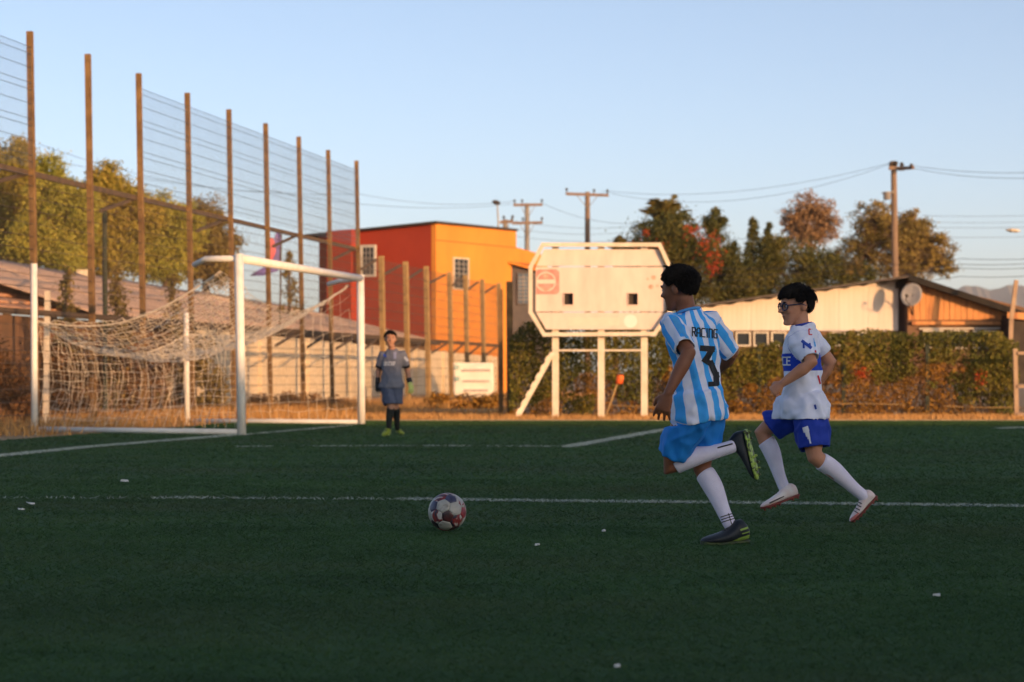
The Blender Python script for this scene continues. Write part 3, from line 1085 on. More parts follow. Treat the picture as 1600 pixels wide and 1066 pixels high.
Bf = B0 + NL * 0.5
sa, sb = sorted((s_on(Bf, DL, 588), s_on(Bf, DL, 564)))
yy = Bf.y + DL.y * (sa + sb) / 2
wall_window(Bf, DL, NL, sa, sb, Zat(433, yy), Zat(383, yy), 0.0, 2, 4, parent=house)
sa, sb = sorted((s_on(C0, DR, 706), s_on(C0, DR, 730)))
yy = C0.y + DR.y * (sa + sb) / 2
wall_window(C0, DR, NR, sa, sb, Zat(453, yy), Zat(403, yy), 0.03, 2, 5, parent=house, w=0.05)

# grey lean-to in front of the annex, with a barred bluish window
lean = thing('lean_to', 'grey lean-to with shade painted into its wall and a sloping roof against the orange house', 'building', (Xat(805, 95), 95, 0))
Y0 = 95.0
x0, x1 = Xat(783, Y0), Xat(846, Y0)
mb = MB()
mb.prism([(x0, Y0, -0.1), (x1, Y0, -0.1), (x1, Y0, Zat(428, Y0)), (x0, Y0, Zat(408, Y0))], (0.9, 1.4, 0))
mb.build('wall', M['shaded_grey'], lean)
mb = MB()
mb.prism([(x0 - 0.12, Y0 - 0.3, Zat(407, Y0)), (x1 + 0.1, Y0 - 0.3, Zat(427, Y0)), (x1 + 0.9, Y0 + 1.4, Zat(427, Y0)), (x0 + 0.8, Y0 + 1.4, Zat(407, Y0))], (0, 0, 0.07))
mb.build('roof', M['orange_wall'], lean)
f0 = Vector((x0, Y0, 0))
wall_window(f0, Vector((1, 0, 0)), Vector((0, -1, 0)), Xat(808, Y0) - x0, Xat(828, Y0) - x0, Zat(476, Y0), Zat(426, Y0), 0.0, 1, 7, 'blue_glass', parent=lean, w=0.05, fm='shaded_grey')

# flag beyond the crossbar: pink and blue cloth on a thin pole
Yf = 62.0
fl_ = thing('flag', 'pink and violet blue flag on a thin pole beyond the crossbar', 'flag', (Xat(432, Yf), Yf, 0))
mb = MB()
mb.tube([(Xat(436, Yf), Yf, -0.05), (Xat(439, Yf), Yf, Zat(358, Yf))], 0.025, 7)
mb.build('pole', M['rail'], fl_)


def cloth(name, pix, Y, mat, parent, amp=0.05, n=10):
    """bent cloth patch between left and right pixel edges: rows of (y, xl, xr)"""
    vs_, fs = [], []
    for (yy, xl, xr) in pix:
        for i in range(n + 1):
            t = i / n
            vs_.append(P(xl + (xr - xl) * t, yy, Y + amp * math.sin(t * 7 + yy * 0.13)))
    for j in range(len(pix) - 1):
        for i in range(n):
            a = j * (n + 1) + i
            fs.append((a, a + 1, a + n + 2, a + n + 1))
    mb = MB()
    mb.add(vs_, fs)
    ob = mb.build(name, mat, parent, smooth=True, fix=False)
    sm = ob.modifiers.new('thick', 'SOLIDIFY')
    sm.thickness = 0.006
    return ob


M['flag_pink'] = nmat('flag_pink', (0.70, 0.13, 0.16), (0.62, 0.20, 0.20), 3, 0.8)
M['flag_blue'] = nmat('flag_blue', (0.16, 0.14, 0.42), (0.22, 0.18, 0.40), 3, 0.8)
cloth('flag_blue_field', [(364, 431, 437), (375, 428, 439), (395, 428, 439.5), (412, 422, 439), (424, 400, 434), (431, 390, 410)], Yf, M['flag_blue'], fl_)
cloth('flag_pink_field', [(372, 421, 427), (380, 420, 429), (392, 419, 431), (402, 420, 428), (408, 421, 424)], Yf - 0.07, M['flag_pink'], fl_, 0.01)

# ------------------------------------------------------------------ goal
goal = thing('football_goal', 'white full size football goal with a sagging torn net', 'goal', (near_base.x, near_base.y, 0))
GH = 2.44
lean_n = Vector((-0.045, 0, 0))
nt_ = near_base + lean_n + Vector((0, 0, GH))
ft_ = far_base + Vector((-0.02, 0, GH))
pr = 0.062
mb = MB()
mb.tube([near_base - Vector((0, 0, 0.05)), nt_ + Vector((0, 0, pr))], pr, 14)
mb.build('post', M['goal_white'], goal, smooth=True)
mb = MB()
mb.tube([far_base - Vector((0, 0, 0.05)), ft_ + Vector((0, 0, pr))], pr, 14)
mb.build('post', M['goal_white'], goal, smooth=True)
mb = MB()
mb.tube([nt_ - gl * 0.02, ft_ + gl * 0.02], pr * 0.97, 14)
mb.build('crossbar', M['goal_white'], goal, smooth=True)
# net support arms
na = [nt_, P(322, 404.5, 33.0), P(303, 414, 33.2)]
fa = [ft_, P(531, 439, 39.9), P(512, 444.5, 40.0)]
for a in (na, fa):
    mb = MB()
    mb.tube(a, [0.042, 0.040, 0.038], 9)
    mb.build('net_arm', M['goal_white'], goal, smooth=True)
# rear poles and ground bars
rn_b = G(54, 675.5)
rf_b = Vector((Xat(293, 40.6), 40.6, 0))
rn_t = P(53, 412, rn_b.y)
rf_t = P(291, 489, 40.6)
mb = MB()
mb.tube([rn_b - Vector((0, 0, 0.05)), rn_t], 0.048, 10)
mb.build('rear_pole', M['goal_white'], goal, smooth=True)
mb = MB()
mb.tube([rf_b - Vector((0, 0, 0.05)), rf_t], 0.045, 10)
mb.build('rear_pole', M['goal_white'], goal, smooth=True)
for (a, b) in ((rn_b, near_base + Vector((-0.06, 0, 0))), (rf_b, far_base + Vector((-0.06, 0, 0)))):
    mb = MB()
    mb.tube([a + Vector((0, 0, 0.045)), b + Vector((0, 0, 0.045))], 0.04, 8)
    mb.build('ground_bar', M['goal_white'], goal, smooth=True)


# net: grid patches of string, sagging
def catenary(a, b, sag, t):
    return a.lerp(b, t) - Vector((0, 0, 4 * sag * t * (1 - t)))


netmb = MB()


def net_patch(fn, nu, nv, r=0.0042, torn=0.0, seed=1):
    rnd = random.Random(seed)
    g = [[fn(i / nu, j / nv) for i in range(nu + 1)] for j in range(nv + 1)]
    for j in range(nv + 1):
        for i in range(nu + 1):
            g[j][i] = g[j][i] + Vector((rnd.gauss(0, .013), rnd.gauss(0, .013), rnd.gauss(0, .016)))
    # diamond-free square mesh: polylines along both directions
    for j in range(nv + 1):
        run = []
        for i in range(nu + 1):
            if rnd.random() < torn:
                if len(run) > 1:
                    netmb.tube(run, r, 3, cap=False)
                run = []
            else:
                run.append(g[j][i])
        if len(run) > 1:
            netmb.tube(run, r, 3, cap=False)
    for i in range(nu + 1):
        run = []
        for j in range(nv + 1):
            if rnd.random() < torn:
                if len(run) > 1:
                    netmb.tube(run, r, 3, cap=False)
                run = []
            else:
                run.append(g[j][i])
        if len(run) > 1:
            netmb.tube(run, r, 3, cap=False)


D_ = P(60, 503, rn_b.y)            # net tied to the near rear pole
C_ = P(291, 522, 40.6)             # net tied to the far rear pole
A_ = P(345, 424, 33.3)             # upper near edge (just under the arm)
B_ = P(545, 446, 39.7)
front_n = nt_ - Vector((0, 0, 0.06))
front_f = ft_ - Vector((0, 0, 0.06))


def top_fn(u, v):
    """u from crossbar/arm side (0) to the rear (1); v from near (0) to far (1)"""
    fr = A_.lerp(B_, v) - Vector((0, 0, 0.5 * math.sin(math.pi * v)))
    rr = catenary(D_, C_, 0.42, v)
    q = fr.lerp(rr, u) - Vector((0, 0, 0.34 * math.sin(math.pi * u)))
    w = 0.05 * math.sin(9 * v + 3 * u) + 0.04 * math.sin(17 * v - 5 * u)
    return q + Vector((0, 0, w * math.sin(math.pi * u)))


net_patch(top_fn, 34, 58, torn=0.01, seed=3, r=0.0048)


def back_fn(u, v):
    """u along the rear edge near to far, v down to the ground; gathered by knots"""
    t = catenary(D_, C_, 0.42, u)
    gath = 0.16 * math.sin(u * 2 * math.pi * 3 + 0.6) * math.sin(math.pi * min(1, v * 1.2))
    bt = (rn_b.lerp(rf_b, min(1, max(0, u + gath * v * 0.6)))) + Vector((0, 0, 0.06))
    bulge = 0.55 * math.sin(math.pi * v) * (0.5 + 0.5 * math.sin(u * 11))
    q = t.lerp(bt, v)
    return q + Vector((0.45 * bulge, -0.6 * bulge, 0))


net_patch(back_fn, 36, 11, torn=0.05, seed=4, r=0.0027)


def side_near(u, v):
    """near side: from the arm edge down to the ground bar; u front to rear"""
    t = A_.lerp(D_, u) - Vector((0, 0, 0.34 * math.sin(math.pi * u)))
    bt = (near_base + Vector((-0.08, 0, 0))).lerp(rn_b, u) + Vector((0, 0, 0.07))
    pinch = 0.5 + 0.5 * math.sin(u * 12.0)
    q = t.lerp(bt, v)
    push = 1.25 * math.sin(math.pi * v) * math.sin(math.pi * (0.15 + 0.85 * u)) * (0.5 + 0.5 * pinch)
    return q + Vector((0.15 * push, 1.0 * push, 0))


def side_far(u, v):
    t = B_.lerp(C_, u) - Vector((0, 0, 0.34 * math.sin(math.pi * u)))
    bt = (far_base + Vector((-0.08, 0, 0))).lerp(rf_b, u) + Vector((0, 0, 0.07))
    q = t.lerp(bt, v)
    return q + Vector((0, -0.25 * math.sin(math.pi * v) * u, 0))


net_patch(side_near, 20, 11, torn=0.06, seed=5, r=0.0027)
net_patch(side_far, 18, 11, torn=0.03, seed=6, r=0.003)
# edge ropes
netmb.tube([A_.lerp(D_, i / 20) - Vector((0, 0, 0.34 * math.sin(math.pi * i / 20))) for i in range(21)], 0.011, 5)
netmb.tube([B_.lerp(C_, i / 20) - Vector((0, 0, 0.34 * math.sin(math.pi * i / 20))) for i in range(21)], 0.011, 5)
netmb.tube([catenary(D_, C_, 0.42, i / 24) for i in range(25)], 0.011, 5)
netmb.build('net', M['net'], goal, fix=False)

# ------------------------------------------------------------------ scoreboard
SY = 45.0
ss = S(SY)
sb = thing('scoreboard', 'pale octagonal scoreboard with two square openings standing on three posts', 'scoreboard', (Xat(938, SY), SY, 0))


def sp(px, py, dy=0.0):
    q = P(px, py, SY)
    return Vector((q.x, SY + dy, q.z))


for i, px in enumerate((868, 939.5, 1007)):
    mb = MB()
    q = sp(px, 384)
    mb.bar((q.x, SY + 0.12, -0.1), (q.x, SY + 0.12, q.z), 0.125, 0.1, up=Vector((0, 1, 0)))
    mb.build('post', M['board_frame'], sb)


def panel(pix, name='panel', mat='board', dy=-0.02, th=0.03):
    mb = MB()
    mb.prism([sp(x, y, dy) for x, y in pix], (0, th, 0))
    return mb.build(name, M[mat], sb)


panel([(850, 390), (1028, 390), (1039, 416), (838, 416)])
panel([(838, 488.5), (1040, 488.5), (1028, 515), (853, 515)])
# middle panel around the two square openings
mid = MB()
xs = [837, 881, 896, 981, 997, 1040]
ys = [417.5, 458, 477, 487]
for i in range(5):
    for j in range(3):
        if j == 1 and i in (1, 3):
            continue
        mid.prism([sp(xs[i], ys[j], -0.02), sp(xs[i + 1], ys[j], -0.02), sp(xs[i + 1], ys[j + 1], -0.02), sp(xs[i], ys[j + 1], -0.02)], (0, 0.03, 0))
mp_ = mid.build('panel', M['board'], sb)
bm = bmesh.new()
bm.from_mesh(mp_.data)
bmesh.ops.remove_doubles(bm, verts=bm.verts, dist=1e-4)
dup = [f for f in bm.faces if sum(1 for g_ in bm.faces if (g_.calc_center_median() - f.calc_center_median()).length < 1e-4) > 1]
bmesh.ops.delete(bm, geom=dup, context='FACES')
bmesh.ops.recalc_face_normals(bm, faces=bm.faces)
bm.to_mesh(mp_.data)
bm.free()
for (xa, xb) in ((881, 896), (981, 997)):
    mb = MB()
    for (p, q) in (((xa, 458), (xb, 458)), ((xa, 477), (xb, 477)), ((xa, 458), (xa, 477)), ((xb, 458), (xb, 477))):
        mb.bar(sp(*p, -0.03), sp(*q, -0.03), 0.014, 0.02, up=Vector((0, 1, 0)))
    mb.build('opening_trim', M['pale_print'], sb)
for (xa, xb) in ((881, 896), (981, 997)):
    mb = MB()
    mb.prism([sp(xa - 3, 455, 0.07), sp(xb + 3, 455, 0.07), sp(xb + 3, 480, 0.07), sp(xa - 3, 480, 0.07)], (0, 0.04, 0))
    mb.build('number_box', M['dark_eave'], sb)
# octagonal tube frame
oct_ = [(848, 383), (1030, 383), (1046, 418), (1046, 488), (1022, 522), (850, 523), (829, 488), (829, 418)]
for k in range(8):
    a, b = oct_[k], oct_[(k + 1) % 8]
    mb = MB()
    pa, pb = sp(*a, -0.10), sp(*b, -0.10)
    e = (pb - pa).normalized() * 0.028
    mb.bar(pa - e, pb + e, 0.075 + 0.002 * (k % 2), 0.06 + 0.002 * (k % 2), up=Vector((0, 1, 0)))
    mb.build('frame_bar', M['board_frame'], sb)
for (a, b, w) in (((868, 547.5), (1007, 547.5), 0.035), ((850, 522), (1022, 522), 0.04)):
    mb = MB()
    mb.bar(sp(*a, 0.06 if w < .04 else 0.03), sp(*b, 0.06 if w < .04 else 0.03), 0.03, w, up=Vector((0, 0, 1)))
    mb.build('cross_rail', M['board_frame'], sb)
mb = MB()
for px in (868, 939.5, 1007):
    for py in (384, 523):
        mb.bar(sp(px, py, -0.08), sp(px, py, 0.1), 0.03, 0.03)
mb.build('bracket', M['board_frame'], sb)


def disc_mark(name, c, r, mat, dy, n=28, r0=0.0, a0=0, a1=2 * math.pi, squash=1.0, par=None):
    mb = MB()
    cx, cy = c
    vs_, fs = [], []
    m = n + 1
    for k in range(m):
        a = a0 + (a1 - a0) * k / n
        vs_.append(sp(cx + math.cos(a) * r, cy - math.sin(a) * r * squash, dy))
        vs_.append(sp(cx + math.cos(a) * r0, cy - math.sin(a) * r0 * squash, dy))
    for k in range(n):
        fs.append((2 * k, 2 * k + 2, 2 * k + 3, 2 * k + 1))
    mb.add(vs_, fs)
    return mb.build(name, M[mat], par or sb, fix=False)


em = panel([(838, 423), (842, 421), (869, 421), (874, 425), (874, 456), (870, 460), (838, 460)], 'emblem', 'pink', -0.0245, 0.004)
disc_mark('emblem_ring', (853, 440.5), 15.5, 'pale_print', -0.027, r0=13.6, par=em)
mb = MB()
mb.prism([sp(839, 437, -0.027), sp(867, 437, -0.027), sp(867, 443.5, -0.027), sp(839, 443.5, -0.027)], (0, 0.002, 0))
mb.build('emblem_band', M['pale_print'], em)
disc_mark('emblem_mark', (853, 431.5), 4, 'brown_print', -0.0275, par=em)
disc_mark('emblem_mark', (853, 445.5), 10, 'brown_print', -0.0275, r0=7, a0=math.pi * 1.1, a1=math.pi * 1.9, par=em)
for (c, r) in (((1021, 434), 4.0), ((1017, 448.5), 4.2), ((1012, 436), 2.2), ((1027, 447), 2.2)):
    disc_mark('faded_stain', c, r, 'brown_print', -0.0235, squash=0.9)
panel([(888, 497), (968, 497), (968, 509), (888, 509)], 'faded_label', 'pale_print', -0.0232, 0.002)
disc_mark('faded_patch', (985, 502), 10.5, 'banner', -0.0236)

# plank with cleats leaning on the left post
lad = thing('cleat_ladder', 'pale plank ladder with cleats leaning beside the left scoreboard post', 'ladder', (Xat(806, SY - .3), SY - 0.3, 0))
a, b = P(807, 655, SY - 0.3), P(863, 552, SY)
a.z = 0.0
mb = MB()
mb.bar(a, b, 0.09, 0.045, up=Vector((0, 1, 0)))
mb.build('plank', M['board_frame'], lad)
for k in range(7):
    t = 0.1 + 0.8 * k / 6
    q = a.lerp(b, t)
    d = (b - a).normalized()
    nrm = Vector((-d.z, 0, d.x))
    mb = MB()
    mb.obox(q + nrm * 0.045 + Vector((0, -0.02, 0)), d * 0.055, nrm * 0.02, Vector((0, 0.06, 0)))
    mb.build('cleat', M['board_frame'], lad)

# corner flag
cf = thing('corner_flag', 'leaning corner flag with orange cloth between the scoreboard posts', 'flag', (Xat(946, 44), 44, 0))
mb = MB()
mb.tube([(Xat(944, 44), 44, -0.02), P(966, 594, 44)], 0.02, 7)
mb.build('pole', M['tan_post'], cf)
cloth('flag_cloth', [(586, 964, 974), (592, 963, 974.5), (600, 962, 973)], 43.96, M['orange_flag'], cf, 0.02)

# ------------------------------------------------------------------ hedge with fence on the right
HY = 47.0
hf = thing('green_fence', 'green post and wire fence overgrown by the ivy hedge on the right', 'fence', (Xat(1200, 46.2), 46.2, 0))
FYh = 46.80
for px in (1062, 1186, 1318, 1449):
    mb = MB()
    mb.bar((Xat(px, FYh), FYh, -0.05), (Xat(px, FYh), FYh, Zat(535, FYh)), 0.075, 0.06, up=Vector((0, 1, 0)))
    mb.build('post', M['green_post'], hf)
mb = MB()
pp = [P(x, 634 + 3 * math.sin(x * 0.013), FYh - 0.22) for x in range(955, 1600, 20)]
for (i0, i1) in ((0, 9), (14, 24), (26, 33)):
    mb = MB()
    mb.tube(pp[i0:i1], 0.009, 6)
    mb.build('pipe', M['tan_post'], hf)
mb = MB()
for k in range(26):
    x = 1050 + k * 21
    mb.tube([P(x, 655, FYh), P(x, 540, FYh)], 0.003, 3, cap=False)
for z in np.arange(0.1, 1.35, 0.16):
    mb.tube([(Xat(1050, FYh), FYh, z), (Xat(1588, FYh), FYh, z)], 0.004, 3, cap=False)
tag(mb.build('wire_panel', M['wire_brown'], hf, fix=False), kind='stuff')

hedge = thing('ivy_hedge', 'long ivy hedge with green and orange leaves along the right side', 'hedge', (Xat(1200, HY), HY, 0))
top_prof = [(796, 530), (815, 508), (850, 500), (890, 506), (930, 502), (1000, 506), (1040, 515), (1070, 532), (1110, 542), (1150, 548), (1200, 538), (1250, 530), (1300, 522), (1350, 516), (1400, 520), (1440, 522), (1500, 518), (1560, 520), (1592, 540)]


def hedge_top(px):
    for (a, b) in zip(top_prof[:-1], top_prof[1:]):
        if a[0] <= px <= b[0]:
            t = (px - a[0]) / (b[0] - a[0])
            return a[1] + (b[1] - a[1]) * t
    return 545


def hedge_cloud(n, green):
    px = RNG.uniform(796, 1592, n)
    y = HY + RNG.uniform(-0.45, 0.5, n)
    u = RNG.uniform(0, 1, n)
    out = []
    for i in range(n):
        zt = Zat(hedge_top(px[i]), HY) + 0.10 * noise.noise(Vector((px[i] * 0.05, y[i] * 2, 0)))
        z = zt * u[i]
        X = Xat(px[i], y[i])
        d = noise.noise(Vector((X * 1.1, z * 1.4, 4.2))) + 0.5 * noise.noise(Vector((X * 3.1, z * 3.4, 1.2)))
        hol = noise.noise(Vector((X * 2.3, z * 2.6, 9.1)))
        k = (z / max(zt, 0.1) - 0.53) * 2.6 + d * 1.2
        # the greener growth is on top, at the left end and around the right end
        k += 1.5 * max(0, (px[i] - 1480) / 110) + 0.9 * max(0, min(1, (1050 - px[i]) / 90))
        isg = k > 0
        if isg != green:
            continue
        if hol < -0.28 and y[i] < HY + 0.1 and random.random() < 0.85:
            continue
        yo = y[i] + 0.22 * d
        out.append((X, yo, z))
    return np.array(out)


pts = hedge_cloud(105000, True)
ob = raw_mesh('foliage', leaf_quads(pts, RNG.uniform(0.6, 1.3, len(pts)) * 0.054, 0.7), np.arange(len(pts) * 4).reshape(-1, 4), M['leaf_hedge'], hedge)
tag(ob, kind='stuff')
pts = hedge_cloud(70000, False)
ob = raw_mesh('autumn_foliage', leaf_quads(pts, RNG.uniform(0.6, 1.3, len(pts)) * 0.050, 0.7), np.arange(len(pts) * 4).reshape(-1, 4), M['leaf_vine'], hedge)
tag(ob, 'orange and brown autumn leaves in the lower part of the hedge', kind='stuff')
pts, _ = crown_points(pxblobs(HY - 0.45, [(1345, 583, 11, 9, 1), (1528, 590, 10, 12, .8), (1250, 610, 8, 8, .4)], .4), 220, 0.5, 9, 0.1)
ob = raw_mesh('red_leaves', leaf_quads(pts, 0.045, 0.8), np.arange(len(pts) * 4).reshape(-1, 4), M['leaf_red'], hedge)
tag(ob, kind='stuff')
mb = MB()
for k in range(70):
    x = random.uniform(800, 1588)
    y = HY + random.uniform(-0.15, 0.3)
    p0 = Vector((Xat(x, y), y, -0.03))
    h = Zat(hedge_top(x), HY) * random.uniform(0.6, 0.95)
    p1 = p0 + Vector((random.uniform(-0.2, 0.2), random.uniform(-0.1, 0.1), h * 0.5))
    p2 = p0 + Vector((random.uniform(-0.4, 0.4), random.uniform(-0.15, 0.15), h))
    mb.tube([p0, p1, p2], [0.018, 0.012, 0.005], 5, cap=False)
tag(mb.build('stems', M['bark'], hedge), kind='stuff')

M['rust_pale'] = nmat('weathered_pale_wood', (0.42, 0.30, 0.20), (0.32, 0.22, 0.15), 4, 0.85, 0.2)
# gate post and rails at the right edge
gp = thing('gate_post', 'pale weathered gate post with two rails at the right edge', 'gate', (Xat(1588, 45.6), 45.6, 0))
mb = MB()
mb.bar((Xat(1588, 45.6), 45.6, -0.05), (Xat(1586, 45.6), 45.6, Zat(545, 45.6)), 0.08, 0.08, up=Vector((0, 1, 0)))
mb.build('post', M['rust_pale'], gp)
for py in (552, 604, 648):
    mb = MB()
    mb.bar(P(1590, py, 45.55), P(1680, py - 2, 45.55), 0.05, 0.06)
    mb.build('rail', M['rust_pale'], gp)
# post at the corner where the rusty fence meets the hedge
for (px, top, Y, lab) in ((797, 440, 48.5, 'thick weathered post at the left end of the ivy hedge'), (783, 452, 50.0, 'slimmer weathered post just left of the thick hedge post')):
    mb = MB()
    w = 0.13 if px == 797 else 0.1
    mb.bar((Xat(px, Y), Y, -0.05), (Xat(px - 1, Y), Y, Zat(top, Y)), w, w, up=Vector((0, 1, 0)))
    tag(mb.build('fence_post', M['rust']), lab, 'post')

# ------------------------------------------------------------------ gabled house on the right
GY = 60.0
gh = thing('gabled_house', 'low gabled house with cream sheet wall and reddish plank gable', 'building', (Xat(1415, GY), GY, 0))


def gp_(px, py, dy=0.0):
    q = P(px, py, GY)
    return Vector((q.x, GY + dy, q.z))


def gz(px, dy):
    return Vector((Xat(px, GY), GY + dy, 0))


def roof_y(px):
    return 478 - 46 * (px - 1088) / 327 if px < 1415 else 432 + 60 * (px - 1415) / 185


CRE = 0.42     # the cream wall stands this far behind the plank gable
# cream sheets
edges = [1086, 1130, 1176, 1222, 1268, 1314, 1360, 1408]
for a, b in zip(edges[:-1], edges[1:]):
    # ribbed sheet
    n = 24
    front, back = [], []
    for k in range(n + 1):
        x = a + (b - a - 0.3) * k / n
        rib = 0.0015 if k % 4 in (1, 2) else 0.0
        for (y, r_) in ((516, 0), (roof_y(x) + 4 + 1.5 * math.sin(x * 0.21), 1)):
            front.append(gp_(x, y, CRE - rib))
            back.append(gp_(x, y, CRE + 0.03))
    mb = MB()
    fs = []
    N_ = len(front)
    for k in range(n):
        i = 2 * k
        fs.append((i, i + 2, i + 3, i + 1))
        fs.append((N_ + i, N_ + i + 1, N_ + i + 3, N_ + i + 2))
        fs.append((i, N_ + i, N_ + i + 2, i + 2))
        fs.append((i + 1, i + 3, N_ + i + 3, N_ + i + 1))
    fs += [(0, 1, N_ + 1, N_), (N_ - 2, 2 * N_ - 2, 2 * N_ - 1, N_ - 1)]
    mb.add(front + back, fs)
    mb.build('sheet', M['corr_cream'], gh)
# lower wall with windows
mb = MB()
mb.prism([gp_(1080, 600, CRE + 0.08), gp_(1424, 600, CRE + 0.08), gp_(1424, 517, CRE + 0.08), gp_(1080, 517, CRE + 0.08)], (0, 3, 0))
mb.build('lower_wall', M['brick_wall'], gh)
for (a, b) in ((1098, 1118), (1122, 1148), (1152, 1176), (1180, 1204), (1208, 1232), (1256, 1282), (1300, 1326), (1344, 1370)):
    wall_window(gz(a, CRE + 0.078), Vector((1, 0, 0)), Vector((0, -1, 0)), 0, (b - a) / S(GY), Zat(541, GY), Zat(518, GY), 0.0, 0, 0, parent=gh, w=0.04)
# plank gable
xs = np.linspace(1419, 1640, 25)
for a, b in zip(xs[:-1], xs[1:]):
    dy = random.uniform(-0.012, 0.012)
    mb = MB()
    mb.prism([gp_(a + 0.35, 500, dy), gp_(b - 0.35, 500, dy), gp_(b - 0.35, roof_y(b) + 5, dy), gp_(a + 0.35, roof_y(a) + 5, dy)], (0, 0.03, 0))
    mb.build('plank', M['plank'], gh)
mb = MB()
mb.prism([gp_(1418.5, 600, 0.035), gp_(1640, 600, 0.035), gp_(1640, 490, 0.035), gp_(1418.5, 436, 0.035)], (0, 3.2, 0))
mb.build('gable_core', M['brick_wall'], gh)
mb = MB()
mb.bar(gp_(1424, 505, -0.06), gp_(1562, 505, -0.06), 0.10, 0.09)
mb.build('lintel', M['plank'], gh)
mb = MB()
mb.bar(gp_(1436, 514, -0.05), gp_(1562, 513, -0.05), 0.06, 0.035)
mb.build('window_head', M['window_frame'], gh)
for (a, b) in ((1442, 1474), (1480, 1512), (1520, 1556)):
    wall_window(gz(a, -0.005), Vector((1, 0, 0)), Vector((0, -1, 0)), 0, (b - a) / S(GY), Zat(545, GY), Zat(516, GY), 0.0, 0, 0, parent=gh, w=0.04)
# dark block imitating the shaded gap under the ridge
mb = MB()
mb.prism([gp_(1403, 450, 0.3), gp_(1418, 450, 0.3), gp_(1418, 437, 0.3), gp_(1403, 439, 0.3)], (0, 0.1, 0))
mb.build('ridge_gap_shade', M['dark_eave'], gh)
# roof slabs with overhang
for (xa, xb, n) in ((1078, 1416, 8), (1415.2, 1640, 6)):
    for k in range(n):
        a = xa + (xb - xa) * k / n
        b = xa + (xb - xa) * (k + 1) / n
        d = 0.01 * (k % 2)
        th = 2.2 if xa < 1400 else 7.0
        pa, pb = gp_(a, roof_y(a) + th, -0.45 + d), gp_(b, roof_y(b) + th, -0.45 + d)
        mb = MB()
        up = Vector((0, 0, (0.045 if xa < 1400 else 0.16)))
        mb.prism([pa, pb, pb + up, pa + up], (0, 4.5, 0))
        mb.build('roof_sheet', M['roof_metal'] if xa < 1400 else M['black_fascia'], gh)
# leaning pale post by the right eave and a dark side shed
mb = MB()
mb.bar(P(1580, 500, 58), P(1588, 438, 58), 0.10, 0.08, up=Vector((0, 1, 0)))
mb.bar(P(1577, 600, 58), P(1580, 500.5, 58), 0.10, 0.08, up=Vector((0, 1, 0)))
tag(mb.build('leaning_post', M['rust_pale']), 'pale slanted post in front of the right eave of the plank gable', 'post')

# satellite dish on the corner of the plank gable
ds = thing('satellite_dish', 'grey round satellite dish on the corner of the plank gable', 'satellite dish', tuple(gp_(1421, 470, -0.2)))
dc = gp_(1420, 462, -0.42)
dn = Vector((-0.50, -0.86, 0.22)).normalized()
da = dn.cross(Vector((0, 0, 1))).normalized()
db = da.cross(dn)
mb = MB()
rings_ = []
for k in range(6):
    r = 0.285 * k / 5
    rings_.append((dc + dn * (0.5 * r * r), r))
vs_, fs = [], []
n = 26
for (c, r) in rings_:
    for i in range(n):
        a = 2 * math.pi * i / n
        vs_.append(c + da * r * math.cos(a) + db * r * 1.05 * math.sin(a))
for j in range(5):
    for i in range(n):
        fs.append((j * n + i, j * n + (i + 1) % n, (j + 1) * n + (i + 1) % n, (j + 1) * n + i))
mb.add(vs_, fs)
o = mb.build('reflector', M['dish'], ds, smooth=True)
o.modifiers.new('thick', 'SOLIDIFY').thickness = 0.012
mb = MB()
lnb = dc + dn * 0.36 - db * 0.10
mb.tube([dc - db * 0.28, lnb - db * 0.12, lnb], 0.012, 6)
mb.tube([lnb, lnb - dn * 0.08], [0.035, 0.028], 9)
mb.build('receiver_arm', M['dark_eave'], ds)
mb = MB()
mb.tube([dc - dn * 0.02, dc - dn * 0.12, gp_(1424, 470, -0.15), gp_(1426, 492, -0.02)], 0.02, 7)
mb.build('mount', M['dark_eave'], ds)

# dark clutter right of the gable
br = thing('side_shed', 'dark side shed with reddish boards at the right edge', 'building', (Xat(1600, 59), 59, 0))
mb = MB()
mb.prism([P(1578, 600, 59), P(1660, 600, 59), P(1660, 492, 59), P(1578, 492, 59)], (0, 1.0, 0))
mb.build('wall', M['dark_eave'], br)
mb = MB()
mb.prism([P(1574, 497, 58.8), P(1660, 505, 58.8), P(1660, 490, 58.8), P(1574, 488, 58.8)], (0, 0.05, 0))
mb.build('board', M['plank'], br)

# banner on the low fence
bn = thing('fence_banner', 'white cloth banner with three lines of grey print tied to the fence', 'banner', (Xat(740, 60), 60, 0))
BY = 66.0
cloth('banner_cloth', [(567, 708.5, 769), (570, 708, 771), (580, 708.5, 771), (600, 708, 771.5), (612, 708.5, 771), (620, 710, 762)], BY, M['banner'], bn, 0.03, 16)
for (y0, x0_, x1_) in ((578.5, 724, 764), (595.5, 724, 763), (610, 725, 762)):
    mb = MB()
    x = x0_
    while x < x1_:
        w = random.uniform(1.5, 4.5)
        mb.prism([P(x, y0 + 2, BY - 0.06), P(x + w, y0 + 2, BY - 0.06), P(x + w, y0 - 1.6, BY - 0.06), P(x, y0 - 1.6, BY - 0.06)], (0, 0.003, 0))
        x += w + random.uniform(0.4, 1.1)
    mb.build('print_line', M['banner_ink'], bn)
for (cx_, cy_) in ((714, 574), (715, 592)):
    mb = MB()
    mb.prism([P(cx_ + 4 * math.cos(a), cy_ + 4 * math.sin(a), BY - 0.06) for a in np.linspace(0, 2 * math.pi, 13)[:-1]], (0, 0.003, 0))
    mb.build('logo', M['teal_print'], bn)

